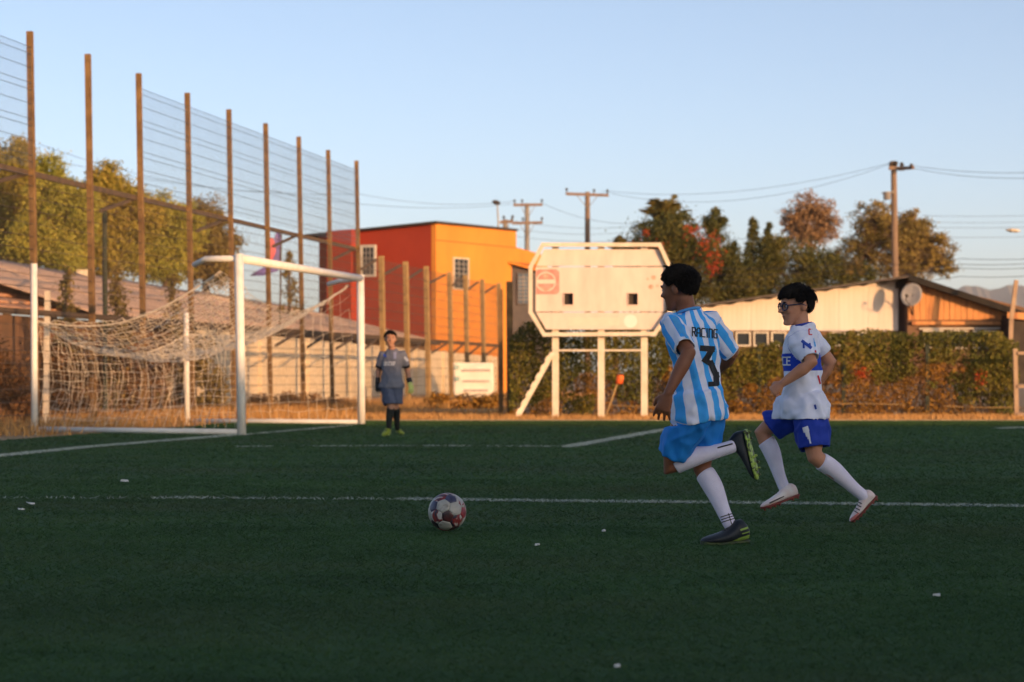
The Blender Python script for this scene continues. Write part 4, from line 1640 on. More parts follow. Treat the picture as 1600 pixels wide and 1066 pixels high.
# ------------------------------------------------------------------ weeds and brush
def weed_strip(name, label, n, fx, h, w, mat, cat='weeds'):
    X, Y = fx(n)
    n = len(X)
    hh = RNG.uniform(0.4, 1.0, n) * h
    ang = RNG.uniform(0, 2 * np.pi, n)
    lean_ = RNG.normal(0, 0.32, (n, 2)) * hh[:, None]
    v = np.zeros((n, 4, 3), dtype=np.float32)
    dx, dy = np.cos(ang) * w / 2, np.sin(ang) * w / 2
    v[:, 0] = np.stack([X - dx, Y - dy, np.full(n, -0.03)], 1)
    v[:, 1] = np.stack([X + dx, Y + dy, np.full(n, -0.03)], 1)
    v[:, 2] = np.stack([X + dx * 0.6 + lean_[:, 0] * 0.6, Y + lean_[:, 1] * 0.6, hh * 0.6], 1)
    v[:, 3] = np.stack([X + lean_[:, 0], Y + lean_[:, 1], hh], 1)
    ob = raw_mesh(name, v.reshape(-1, 3), np.arange(n * 4).reshape(-1, 4), mat)
    return tag(ob, label, cat, kind='stuff')


def strip_back(n):
    Y = RNG.uniform(33, 90, n)
    X = FX0 + FSL * Y + RNG.normal(-0.6, 1.1, n)
    k = (X > FX0 + FSL * Y - 2.8) & (X < FX0 + FSL * Y + 2.2) & (np.array([noise.noise(Vector((x * 0.7, y * 0.5, 2))) for x, y in zip(X, Y)]) > -0.2)
    return X[k], Y[k]


weed_strip('dry_weeds', 'dry orange weeds along the foot of the rusty fence', 26000, strip_back, 0.27, 0.018, M['weed'])


def strip_front(n):
    Y = TURF_FAR + 0.2 + np.abs(RNG.normal(0, 6.0, n))
    X = RNG.uniform(-0.24, 0.24, n) * Y
    k = (X > FX0 + FSL * Y - 0.3) & ((Y < 47.5) | (X < 0.2)) & (np.array([noise.noise(Vector((x * 0.9, y * 0.9, 5))) for x, y in zip(X, Y)]) > -0.25)
    return X[k], Y[k]


weed_strip('dry_grass', 'short dry grass on the dirt strip beyond the pitch edge', 42000, strip_front, 0.11, 0.02, M['weed'])

# dark brush heaps under the fence at the left and behind the wall foot
def brush(label, Y, bl_, n, leaf, mat, base_px):
    return broad_tree('dry_bush', label, (Xat(base_px, Y), Y, -0.03), pxblobs(Y, bl_, 0.6), n, leaf, mat, 'dry bushes behind the fence', 0.04, clump=0.3, clumps_per=20, shell=0.2, cat='bush')


brush('dark dry bush at the left edge under the fence rail', 42.5, [(10, 600, 34, 45, 1.2), (-15, 560, 30, 40, 1), (30, 640, 30, 25, 1)], 3600, 0.085, M['weed_dark'], 8)
brush('tangled dry bush behind the near side of the net', 43.5, [(100, 610, 36, 40, 1.2), (140, 580, 30, 45, 1), (85, 560, 24, 35, .8), (120, 645, 40, 20, 1)], 4200, 0.085, M['weed_dark'], 110)
brush('dry bush behind the middle of the net', 46.5, [(210, 600, 36, 45, 1.2), (245, 570, 30, 40, 1), (190, 560, 26, 36, .8), (225, 640, 40, 20, 1)], 4200, 0.085, M['weed_dark'], 215)
brush('olive brown bush between the rear net pole and the near post', 49, [(310, 570, 26, 38, 1.2), (335, 600, 26, 34, 1), (320, 540, 18, 24, .7), (330, 635, 34, 18, .8)], 3600, 0.085, M['leaf_olive'], 322)
brush('low reddish bush at the foot of the cream wall', 58, [(400, 632, 26, 16, 1), (440, 628, 26, 16, 1), (480, 632, 28, 15, 1), (520, 634, 26, 14, 1)], 3000, 0.10, M['leaf_dry'], 455)
brush('dry weeds bush below the white banner', 60, [(690, 632, 22, 16, 1), (730, 634, 26, 17, 1.1), (765, 630, 24, 18, 1)], 2400, 0.10, M['leaf_vine'], 728)

# ------------------------------------------------------------------ utility poles, lamps and cables
def pole(name, label, px, top, Y, w, arms, mat, group='utility poles along the road', xtop=None):
    root = thing(name, label, 'utility pole', (Xat(px, Y), Y, 0), group)
    mb = MB()
    zt = Zat(top, Y)
    mb.tube([(Xat(px, Y), Y, -0.1), (Xat(px if xtop is None else (px + xtop) / 2, Y), Y, zt / 2), (Xat(xtop or px, Y), Y, zt)], [w * 0.62, w * 0.55, w * 0.45], 10)
    mb.build('shaft', mat, root)
    for (x0_, y0, x1_, y1, ins) in arms:
        a, b = P(x0_, y0, Y - 0.14), P(x1_, y1, Y - 0.14)
        mb = MB()
        mb.bar(a, b, 0.11, 0.13)
        arm = mb.build('cross_arm', M['pole_wood'], root)
        for t in ins:
            q = a.lerp(b, t)
            mb = MB()
            mb.tube([q + Vector((0, 0, 0.05)), q + Vector((0, 0, 0.16)), q + Vector((0, 0, 0.20)), q + Vector((0, 0, 0.27))], [0.025, 0.03, 0.075, 0.045], 8)
            mb.build('insulator', M['dark_eave'], arm)
        c = Vector((Xat(px, Y), Y - 0.14, Zat((y0 + y1) / 2 + 22, Y)))
        mb = MB()
        mb.bar(a.lerp(b, 0.24), c, 0.02, 0.03)
        mb.bar(a.lerp(b, 0.76), c, 0.02, 0.03)
        mb.build('strut', M['pole_grey'], root)
    return root


pole('utility_pole', 'wooden utility pole with one cross arm behind the scoreboard', 918, 300, 110, 0.26, [(884, 303, 951, 305.5, (0.02, 0.66, 0.97))], M['pole_wood'])
pole('utility_pole', 'grey utility pole with two cross arms right of the orange house', 823.5, 318, 118, 0.26, [(802, 320.5, 848, 320, (0.04, 0.3, 0.97)), (800, 349, 848, 348, (0.0, 0.35, 0.97))], M['pole_grey'])
rp2 = pole('utility_pole', 'tall wooden utility pole rising behind the plank gable', 1401, 252, 88, 0.24, [], M['pole_wood'], xtop=1397)
mb = MB()
mb.bar(P(1389, 262.5, 87.8), P(1412, 264, 87.8), 0.12, 0.14)
mb.bar(P(1402, 264, 87.8), P(1427, 262, 87.0), 0.10, 0.12)
mb.build('cross_arm', M['pole_wood'], rp2)
mb = MB()
for (x, y) in ((1392, 256), (1400, 255), (1409, 257), (1424, 259)):
    mb.tube([P(x, y + 5, 87.8), P(x, y + 1, 87.8), P(x, y - 3, 87.8)], [0.03, 0.085, 0.05], 8)
mb.build('insulator', M['dark_eave'], rp2)
mb = MB()
mb.tube([P(1386, 312, 87.7), P(1386, 300, 87.7)], [0.14, 0.14], 10)
mb.bar(P(1378, 302, 87.7), P(1398, 300, 87.8), 0.05, 0.06)
mb.build('transformer', M['pole_grey'], rp2)
pole('utility_pole', 'short pinkish pole top with a small arm above the orange roof', 789.5, 343, 104, 0.24, [(781, 347.5, 802, 346, (0.3, 0.95))], M['pole_grey'])


def street_lamp(label, px, top, Y, head_px, lean_px, shaft=0.035, hk=1.0):
    root = thing('street_lamp', label, 'street lamp', (Xat(px, Y), Y, 0), 'street lamps')
    mb = MB()
    mb.tube([(Xat(px, Y), Y, -0.1), P(px - (px - lean_px) * 0.8, top + 30, Y), P(lean_px, top + 3, Y)], [0.06, shaft * 1.2, shaft], 8)
    mb.build('shaft', M['dish'], root)
    mb = MB()
    a, b = P(head_px[0], head_px[1], Y), P(head_px[2], head_px[3], Y)
    mb.rings([(a, Vector((0, 0.08, 0)), Vector((0, 0, 0.04 * hk))), (a.lerp(b, 0.3), Vector((0, 0.16, 0)), Vector((0, 0, 0.11 * hk))), (a.lerp(b, 0.75), Vector((0, 0.15, 0)), Vector((0, 0, 0.10 * hk))), (b, Vector((0, 0.05, 0)), Vector((0, 0, 0.03 * hk)))], 10)
    mb.build('lamp_head', M['dark_eave'] if px < 1000 else M['board_frame'], root)


street_lamp('slender street lamp with a dark head left of the two armed pole', 785, 316, 106, (769, 315.5, 782, 317.5), 777)
street_lamp('pale street lamp head reaching in at the right edge', 1612, 356, 70, (1572, 359.5, 1594, 361.0), 1606, 0.03, 0.55)


def cable(label, pts, r=0.0075, group='overhead cables'):
    mb = MB()
    out = []
    for (a, b) in zip(pts[:-1], pts[1:]):
        pa, pb = P(*a[:3]), P(*b[:3])
        sag = a[3] if len(a) > 3 else 0.3
        for i in range(15):
            out.append(catenary(pa, pb, sag, i / 14))
    clean = [out[0]]
    for q in out[1:]:
        if (q - clean[-1]).length > 1e-3:
            clean.append(q)
    mb.tube(clean, r, 4, cap=False)
    tag(mb.build('power_cable', M['cable']), label, 'cable', group)


cable('upper cable from the scoreboard pole to the tall right pole', [(951, 299, 110, 0.55), (1394, 254, 88)])
cable('lower cable from the scoreboard pole to the tall right pole', [(940, 299, 110, 0.9), (1390, 257, 88)])
cable('upper cable leaving the tall right pole to the right', [(1424, 259, 88, 0.2), (1720, 263, 70)])
cable('lower cable leaving the tall right pole to the right', [(1409, 259, 88, 0.3), (1720, 270, 70)])
cable('cable crossing the sky from the tall fence to the two armed pole', [(40, 240, 90, 0.5), (560, 303, 110, 0.3), (801, 315, 118)])
cable('lower cable crossing behind the tall fence', [(60, 225, 80, 0.4), (430, 300, 100, 0.4), (800, 319, 118)], 0.008)
cable('cable from the two armed pole down behind the scoreboard', [(848, 318, 118, 0.3), (1000, 350, 110, .3), (1180, 372, 100)], 0.008)
for k, (y0, y1) in enumerate(((345, 352), (357, 360), (368, 372))):
    cable(('highest', 'middle', 'lowest')[k] + ' of three thin cables running behind the scoreboard pole', [(800, y0, 120, 0.25), (1010, y1, 115)], 0.008)
for k, (y0, y1, y2) in enumerate(((418, 404, 398), (428, 413, 404), (437, 419, 412), (446, 432, 424))):
    cable(('topmost', 'second', 'third', 'lowest')[k] + ' of four dark cables above the right roof slope', [(1040, y0 - 2, 74, 0.12), (1330, y1 + 8, 72, 0.1), (1500, y1, 70, 0.08), (1680, y2, 66)], 0.008)
for k, y in enumerate((336, 346, 354, 369)):
    cable(('first', 'second', 'third', 'fourth')[k] + ' thin far cable from the top in the sky right of the wide tree', [(1440, y + 1, 130, 0.1), (1700, y - 3, 128)], 0.009)

# ------------------------------------------------------------------ mountains
mb = MB()
prof = [(1180, 500), (1300, 486), (1400, 478), (1440, 472), (1480, 458), (1505, 448), (1525, 446.5), (1548, 453), (1575, 447), (1592, 444.5), (1620, 452), (1680, 440), (1760, 470), (1900, 500), (2100, 540), (2500, 575)]
MY = 5000
vs_, fs = [], []
nn = 0
for i in range(len(prof) - 1):
    for k in range(12):
        t = k / 12
        x = prof[i][0] + (prof[i + 1][0] - prof[i][0]) * t
        y = prof[i][1] + (prof[i + 1][1] - prof[i][1]) * t + 2.2 * noise.noise(Vector((x * 0.06, 3, 1)))
        top = P(x, y, MY)
        foot = Vector((top.x * 0.8, MY - 1300, -5))
        bk = Vector((top.x * 1.1, MY + 1000, -5))
        for q, s_ in ((foot, 0), (foot.lerp(top, 0.35) + Vector((0, 0, -12 + 35 * noise.noise(Vector((x * 0.05, 1, 1))))), 0), (foot.lerp(top, 0.7) + Vector((0, 0, -9 + 28 * noise.noise(Vector((x * 0.09, 5, 1))))), 0), (top, 0), (bk, 0)):
            vs_.append(q)
        nn += 1
for i in range(nn - 1):
    for j in range(4):
        a = i * 5 + j
        fs.append((a, a + 5, a + 6, a + 1))
mb.add(vs_, fs)
tag(mb.build('mountain', M['mountain'], smooth=True), kind='structure')

# ------------------------------------------------------------------ evening haze in the air
mb = MB()
mb.box((-3300, -620, -1.5), (3900, 6600, 260))
hz_ = mb.build('haze', [])
hm = bpy.data.materials.new('evening_haze')
hm.use_nodes = True
hn = hm.node_tree
hn.nodes.clear()
ho = hn.nodes.new('ShaderNodeOutputMaterial')
hv = hn.nodes.new('ShaderNodeVolumePrincipled')
hv.inputs['Color'].default_value = (0.86, 0.90, 0.96, 1)
hv.inputs['Density'].default_value = 0.00012
hn.links.new(hv.outputs[0], ho.inputs['Volume'])
hz_.data.materials.append(hm)
tag(hz_, kind='stuff')
# ------------------------------------------------------------------ people
def solid(mb, voxel, smooth_it=6, fac=0.5):
    """union of overlapping closed shapes as one smooth surface"""
    me = mb.mesh('tmp')
    bm = bmesh.new()
    bm.from_mesh(me)
    bmesh.ops.recalc_face_normals(bm, faces=bm.faces)
    bm.to_mesh(me)
    bm.free()
    ob = bpy.data.objects.new('tmp', me)
    COL.objects.link(ob)
    md = ob.modifiers.new('r', 'REMESH')
    md.mode = 'VOXEL'
    md.voxel_size = voxel
    md.adaptivity = 0.0
    if smooth_it:
        sm = ob.modifiers.new('s', 'SMOOTH')
        sm.factor = fac
        sm.iterations = smooth_it
    dg = bpy.context.evaluated_depsgraph_get()
    out = bpy.data.meshes.new_from_object(ob.evaluated_get(dg))
    bpy.data.objects.remove(ob)
    bpy.data.meshes.remove(me)
    return out


def finish(me, name, mats, parent, smooth=True):
    o = WORLD.get(parent.name) if parent is not None else Vector((0, 0, 0))
    me.transform(Matrix.Translation(-o))
    me.name = name
    me.materials.clear()
    for m in (mats if isinstance(mats, (list, tuple)) else [mats]):
        me.materials.append(m)
    if smooth:
        me.polygons.foreach_set('use_smooth', [True] * len(me.polygons))
    ob = bpy.data.objects.new(name, me)
    return link(ob, parent)


def limb(mb, pts, rads, n=14):
    """tapered limb with rounded ends; rads may be numbers"""
    pts = [Vector(p) for p in pts]
    d0 = (pts[0] - pts[1]).normalized()
    d1 = (pts[-1] - pts[-2]).normalized()
    pp = [pts[0] + d0 * rads[0] * 0.9, pts[0] + d0 * rads[0] * 0.6] + pts + [pts[-1] + d1 * rads[-1] * 0.6, pts[-1] + d1 * rads[-1] * 0.9]
    rr = [rads[0] * 0.35, rads[0] * 0.78] + list(rads) + [rads[-1] * 0.78, rads[-1] * 0.35]
    mb.tube(pp, rr, n)


def bez(a, b, c, t):
    return a.lerp(b, t).lerp(b.lerp(c, t), t)


def hand(mb, wrist, d, n, side, curl, sz):
    """palm, four fingers of unequal length, thumb on the side near its base"""
    d = d.normalized()
    n = (n - d * n.dot(d)).normalized()
    s = d.cross(n) * side
    W = wrist
    rg = []
    for (t, hw, th) in ((-0.02, 0.020, 0.016), (0.0, 0.021, 0.016), (0.025, 0.029, 0.016), (0.055, 0.034, 0.015), (0.075, 0.033, 0.012), (0.082, 0.026, 0.007)):
        rg.append((W + d * t * sz, s * hw * sz, n * th * sz))
    mb.rings(rg, 14)
    for (o, L, fan) in ((0.028, 0.058, 0.20), (0.010, 0.068, 0.06), (-0.010, 0.064, -0.07), (-0.028, 0.052, -0.22)):
        p = W + d * 0.070 * sz + s * o * sz
        pts = [p]
        dirv = (d + s * fan).normalized()
        ang = 0.15
        for seg in (0.42, 0.33, 0.25):
            ang += curl
            v = dirv * math.cos(ang) + n * math.sin(ang)
            pts.append(pts[-1] + v * L * seg * sz)
        limb(mb, pts, [0.0085 * sz, 0.0078 * sz, 0.0070 * sz, 0.0062 * sz], 8)
    p = W + d * 0.018 * sz + s * 0.020 * sz
    v1 = (d * 0.65 + s * 0.65 + n * 0.35).normalized()
    v2 = (d * 0.8 + s * 0.1 + n * (0.3 + curl * 0.5)).normalized()
    q = p + v1 * 0.034 * sz
    limb(mb, [p, q, q + v2 * 0.018 * sz, q + v2 * 0.034 * sz], [0.0115 * sz, 0.0105 * sz, 0.0095 * sz, 0.007 * sz], 8)


class Frame:
    def __init__(self, f, u=Vector((0, 0, 1))):
        self.f = Vector(f).normalized()
        u = Vector(u)
        self.u = (u - self.f * u.dot(self.f)).normalized()
        self.l = self.u.cross(self.f).normalized()      # the person's left


def head_shape(mb, c, fr, hs):
    q = lambda f, l, u: c + (fr.f * f + fr.l * l + fr.u * u) * hs
    E = lambda f, l, u, a, b, d, **k: mb.ell(q(f, l, u), fr.f * a * hs, fr.l * b * hs, fr.u * d * hs, **k)
    E(-0.014, 0, 0.030, 0.092, 0.074, 0.078, nu=24, nv=16)          # cranium
    # face as rings from the forehead down to the chin
    rg = []
    for (u, f0, f1, w) in ((0.062, -0.04, 0.062, 0.052), (0.035, -0.04, 0.077, 0.062), (0.012, -0.04, 0.079, 0.064), (-0.015, -0.038, 0.080, 0.062), (-0.040, -0.034, 0.080, 0.056), (-0.062, -0.020, 0.079, 0.048), (-0.083, 0.006, 0.077, 0.037), (-0.098, 0.030, 0.072, 0.025), (-0.105, 0.044, 0.064, 0.012)):
        rg.append((q((f0 + f1) / 2, 0, u), fr.f * (f1 - f0) / 2 * hs, fr.l * w * hs))
    mb.rings(rg, 22, ex=2.3)
    for s in (-1, 1):
        E(0.056, s * 0.036, -0.020, 0.026, 0.022, 0.022)            # cheek
        E(-0.022, s * 0.074, -0.004, 0.018, 0.009, 0.029)           # ear
        E(-0.014, s * 0.068, -0.022, 0.010, 0.008, 0.012)
        E(0.071, s * 0.030, 0.024, 0.012, 0.024, 0.008)             # brow
    E(0.080, 0, 0.014, 0.010, 0.012, 0.020)                          # bridge
    mb.rings([(q(0.078, 0, 0.016), fr.f * 0.006 * hs, fr.l * 0.008 * hs), (q(0.090, 0, -0.004), fr.f * 0.012 * hs, fr.l * 0.011 * hs), (q(0.095, 0, -0.018), fr.f * 0.014 * hs, fr.l * 0.015 * hs), (q(0.088, 0, -0.027), fr.f * 0.010 * hs, fr.l * 0.013 * hs)], 12)
    E(0.104, 0, -0.018, 0.011, 0.011, 0.010)                        # nose tip
    for s in (-1, 1):
        E(0.085, s * 0.013, -0.021, 0.009, 0.007, 0.007)
    E(0.079, 0, -0.044, 0.0090, 0.021, 0.0065)                       # lips
    E(0.0775, 0, -0.055, 0.0090, 0.018, 0.0065)
    E(0.072, 0, -0.088, 0.016, 0.020, 0.015)                         # chin


HAIRLINE = [(1.0, 0.42), (0.62, 0.30), (0.35, 0.02), (0.18, -0.25), (0.08, -0.06), (-0.08, -0.08), (-0.20, -0.50), (-0.6, -0.80), (-1.0, -0.86)]


def hair_on(fr, d, line):
    """is unit direction d (local f, l, u) above the hairline"""
    f, l, u = d
    for (a, b) in zip(line[:-1], line[1:]):
        if b[0] <= f <= a[0]:
            t = (a[0] - f) / (a[0] - b[0])
            return u > a[1] + (b[1] - a[1]) * t + 0.13 * noise.noise(Vector((f * 4, l * 4, u * 4)))
    return u > 0


def hair(parent, c, fr, hs, line, thick, n, ln, mat, rnd, tuft=None, flow=0.0):
    """solid cap plus many tapered locks"""
    cc = c + (fr.f * -0.014 + fr.u * 0.030) * hs
    ra, rb, rc = 0.092 * hs, 0.075 * hs, 0.079 * hs
    mb = MB()
    NU, NV = 56, 30
    idx = {}

    def pt(i, j, off):
        th = 2 * math.pi * i / NU
        ph = -math.pi / 2 + math.pi * j / NV
        d = (math.cos(th) * math.cos(ph), math.sin(th) * math.cos(ph), math.sin(ph))
        return d, cc + fr.f * d[0] * (ra + off) + fr.l * d[1] * (rb + off) + fr.u * d[2] * (rc + off)

    for j in range(NV):
        for i in range(NU):
            dm, _ = pt(i + 0.5, j + 0.5, 0)
            if not hair_on(fr, dm, line):
                continue
            q = []
            for (a, b) in ((i, j), (i + 1, j), (i + 1, j + 1), (i, j + 1)):
                a %= NU
                if (a, b) not in idx:
                    d, p = pt(a, b, 0)
                    w = 0.75 + 0.5 * noise.noise(Vector(d) * 5.0 + Vector((3, 1, 2)))
                    top = max(0.0, d[2]) * 0.5 + 0.5
                    idx[(a, b)] = len(mb.v)
                    mb.v.append(pt(a, b, thick * w * top)[1])
                q.append(idx[(a, b)])
            mb.f.append(tuple(q))
            mb.mi.append(0)
    # locks
    k = 0
    tries = 0
    while k < n and tries < n * 30:
        tries += 1
        d = Vector((rnd.gauss(0, 1), rnd.gauss(0, 1), rnd.gauss(0, 1))).normalized()
        if not hair_on(fr, tuple(d), line):
            continue
        k += 1
        nrm = (fr.f * d.x / ra + fr.l * d.y / rb + fr.u * d.z / rc).normalized()
        p = cc + fr.f * d.x * ra + fr.l * d.y * rb + fr.u * d.z * rc + nrm * thick * 0.45
        # flow: away from the crown, a little forward on top
        crown = (fr.u * 0.8 - fr.f * 0.6).normalized()
        t = (nrm - crown)
        t = t - nrm * t.dot(nrm)
        t = (t.normalized() if t.length > 1e-3 else fr.f) + fr.f * flow * max(0, d.z) + Vector((rnd.gauss(0, .35), rnd.gauss(0, .35), rnd.gauss(0, .35)))
        t = (t - nrm * t.dot(nrm)).normalized()
        L = ln * rnd.uniform(0.6, 1.25)
        lift = rnd.uniform(0.08, 0.55) * (1.0 if d.z > 0.1 else 0.35)
        if d.x > 0.55 and d.z < 0.75:
            lift *= 0.6
        tip = p + t * L * 0.95 - cc
        td = Vector((tip.dot(fr.f) / ra, tip.dot(fr.l) / rb, tip.dot(fr.u) / rc)).normalized()
        if not hair_on(fr, (td.x, td.y, td.z + 0.10), line):
            k -= 1
            continue
        w = 0.0034 * hs * rnd.uniform(0.6, 1.4)
        sd = t.cross(nrm) * w
        p1 = p + t * L * 0.5 + nrm * L * lift * 0.8
        p2 = p + t * L * 0.95 + nrm * L * lift * 0.9 - fr.u * L * 0.12
        b = len(mb.v)
        mb.v += [p - sd, p + sd, p + nrm * w, p1 - sd * 0.8, p1 + sd * 0.8, p1 + nrm * w * 0.8, p2]
        for q in ((0, 1, 4, 3), (1, 2, 5, 4), (2, 0, 3, 5), (3, 4, 6), (4, 5, 6), (5, 3, 6)):
            mb.f.append(tuple(b + x for x in q))
            mb.mi.append(0)
    if tuft:
        for k in range(tuft[1]):
            p = tuft[0] + Vector((rnd.gauss(0, .010), rnd.gauss(0, .012), rnd.gauss(0, .006)))
            v = Vector(tuft[2]) + Vector((rnd.gauss(0, .3), rnd.gauss(0, .3), rnd.gauss(0, .3)))
            L = rnd.uniform(0.022, 0.036)
            sd = v.cross(Vector((0, 1, 0.2))).normalized() * 0.005
            b = len(mb.v)
            nn = Vector((0, -0.005, 0))
            p1, p2 = p + v * L * 0.6, p + v * L + Vector((-0.006, 0, -0.006))
            mb.v += [p - sd, p + sd, p + nn, p1 - sd * .7, p1 + sd * .7, p1 + nn * .7, p2]
            for q in ((0, 1, 4, 3), (1, 2, 5, 4), (2, 0, 3, 5), (3, 4, 6), (4, 5, 6), (5, 3, 6)):
                mb.f.append(tuple(b + x for x in q))
                mb.mi.append(0)
    ob = mb.build('hair', mat, parent, fix=False)
    return ob


def open_hems(me, hems):
    """delete the closing faces at cloth openings: (point, outward dir, radius)"""
    bm = bmesh.new()
    bm.from_mesh(me)
    bm.normal_update()
    kill = []
    for f in bm.faces:
        c = f.calc_center_median()
        for (p, d, r) in hems:
            w = c - p
            if w.length < r and f.normal.dot(d) > 0.55 and w.dot(d) > -0.05:
                kill.append(f)
                break
    bmesh.ops.delete(bm, geom=kill, context='FACES')
    # drop stray islands and even out the cut edges
    for _ in range(10):
        new = {}
        for v in bm.verts:
            nb_ = [e.other_vert(v) for e in v.link_edges if e.is_boundary]
            if len(nb_) == 2:
                new[v] = v.co * 0.4 + (nb_[0].co + nb_[1].co) * 0.3
        for v, p in new.items():
            v.co = p
    bm.to_mesh(me)
    bm.free()


def wrinkle(me, amp, s, axis, fold=None, seed=0.0):
    """soft folds running along axis plus small creases"""
    nv = len(me.vertices)
    co = [v.co.copy() for v in me.vertices]
    nr = [v.normal.copy() for v in me.vertices]
    ax = Vector(axis).normalized()
    for i, v in enumerate(me.vertices):
        p = co[i]
        al = ax * p.dot(ax)
        q = (p - al) * s + al * s * 0.28 + Vector((seed, seed * 1.3, 0))
        a = 1 - abs(noise.noise(q)) * 2.2
        b = noise.noise(p * s * 1.9 + Vector((4 + seed, 1, 2)))
        k = 1.0
        extra = 0
        if fold:
            extra = fold(p)
        w1 = math.sin(p.x * 38 + p.z * 17 + 3.2 * noise.noise(p * 4.5) + seed)
        w2 = math.sin(-p.x * 30 + p.z * 33 + 3.0 * noise.noise(p * 5.5 + Vector((9, 2, 1))) + seed * 2)
        extra += amp * (0.75 * max(0, w1) ** 3 + 0.55 * max(0, w2) ** 4)
        v.co = p + nr[i] * (amp * (0.75 * a + 0.55 * b - 0.35) + extra)
    me.update()


def decal(name, strokes, bvh, mat, parent, width=2.0, step=2.0, off=0.0022, fill=None):
    """print on cloth: stroke polylines given in photo pixels are laid onto the surface"""
    mb = MB()
    for (pts, w) in strokes:
        for (a, b) in zip(pts[:-1], pts[1:]):
            dx, dy = b[0] - a[0], b[1] - a[1]
            L = math.hypot(dx, dy)
            if L < 1e-6:
                continue
            tx, ty = dx / L, dy / L
            nx, ny = -ty, tx
            a2 = (a[0] - tx * w * 0.5, a[1] - ty * w * 0.5)
            L2 = L + w
            ns = max(2, int(L2 / step) + 1)
            nw = max(1, int(w / step) + 1)
            gridp = []
            ok = True
            for i in range(ns + 1):
                for j in range(nw + 1):
                    x = a2[0] + tx * L2 * i / ns + nx * w * (j / nw - 0.5)
                    y = a2[1] + ty * L2 * i / ns + ny * w * (j / nw - 0.5)
                    r = ray(x, y).normalized()
                    hit, nrm, _, _ = bvh.ray_cast(CAMP, r)
                    if hit is None:
                        gridp.append(None)
                    else:
                        if nrm.dot(r) > 0:
                            nrm = -nrm
                        gridp.append(hit + nrm * off - r * 0.0005)
            base = len(mb.v)
            mp2 = {}
            for k, g_ in enumerate(gridp):
                if g_ is not None:
                    mp2[k] = len(mb.v)
                    mb.v.append(g_)
            for i in range(ns):
                for j in range(nw):
                    q = (i * (nw + 1) + j, i * (nw + 1) + j + 1, (i + 1) * (nw + 1) + j + 1, (i + 1) * (nw + 1) + j)
                    if all(k in mp2 for k in q):
                        P4 = [mb.v[mp2[k]] for k in q]
                        if max((P4[m] - P4[(m + 1) % 4]).length for m in range(4)) < 0.05:
                            mb.f.append(tuple(mp2[k] for k in q))
                            mb.mi.append(0)
    if not mb.f:
        return None
    return mb.build(name, mat, parent, fix=False)


def bvh_of(ob):
    o = WORLD.get(ob.name)
    me = ob.data
    vs_ = [v.co + o for v in me.vertices]
    return BVHTree.FromPolygons(vs_, [tuple(p.vertices) for p in me.polygons])


def boot(parent, heel, toe, up, hs, mat_up, mat_sole, mat_trim=None, studs=True, collar=0.0):
    heel, toe = Vector(heel), Vector(toe)
    x = (toe - heel)
    L = x.length
    x.normalize()
    up = Vector(up)
    up = (up - x * up.dot(x)).normalized()
    y = up.cross(x).normalized()
    k = L / 0.235
    mb = MB()
    rg = []
    for (t, hw, zb, zt) in ((0.0, 0.010, 0.030, 0.052), (0.015, 0.022, 0.014, 0.066), (0.07, 0.031, 0.010, 0.082), (0.16, 0.034, 0.009, 0.090 + collar), (0.28, 0.035, 0.009, 0.086 + collar), (0.38, 0.036, 0.009, 0.074), (0.50, 0.040, 0.009, 0.060), (0.65, 0.044, 0.009, 0.049), (0.80, 0.043, 0.010, 0.041), (0.91, 0.034, 0.011, 0.034), (0.97, 0.022, 0.013, 0.028), (1.0, 0.008, 0.016, 0.021)):
        off = 0.006 * math.sin(t * 3.1)
        rg.append((heel + x * t * L + up * ((zb + zt) / 2) * k + y * off * k, y * hw * k, up * ((zt - zb) / 2) * k))
    mb.rings(rg, 18, ex=2.25)
    upper = mb.build('boot', mat_up, parent, smooth=True)
    mb = MB()
    rg = []
    for (t, hw) in ((-0.005, 0.012), (0.01, 0.024), (0.08, 0.033), (0.2, 0.036), (0.35, 0.034), (0.5, 0.039), (0.68, 0.046), (0.82, 0.044), (0.92, 0.034), (0.98, 0.022), (1.005, 0.010)):
        off = 0.006 * math.sin(t * 3.1)
        lift = 0.006 * max(0, (t - 0.75) / 0.25) ** 2
        rg.append((heel + x * t * L + up * (0.007 + lift) * k + y * off * k, y * hw * k, up * 0.0075 * k))
    mb.rings(rg, 16, ex=3)
    if studs:
        for (t, s) in ((0.07, -1), (0.07, 1), (0.2, -1), (0.2, 1), (0.55, -1), (0.55, 1), (0.68, -1.25), (0.68, 1.25), (0.8, -1.1), (0.8, 1.1), (0.92, 0)):
            c = heel + x * t * L + y * s * 0.024 * k
            mb.tube([c + up * 0.004 * k, c - up * 0.010 * k], [0.0085 * k, 0.005 * k], 7)
    mb.build('sole', mat_sole, upper, smooth=False)
    if mat_trim:
        mb = MB()
        for t in (0.34, 0.40, 0.46, 0.52):
            c = heel + x * t * L + up * (0.093 - 0.075 * t) * k
            mb.tube([c - y * 0.018 * k, c + up * 0.006 * k, c + y * 0.018 * k], 0.0035 * k, 5)
        mb.build('lace', mat_trim, upper)
    return upper


def attr_float(me, name, vals):
    a = me.attributes.new(name, 'FLOAT', 'POINT')
    a.data.foreach_set('value', vals)


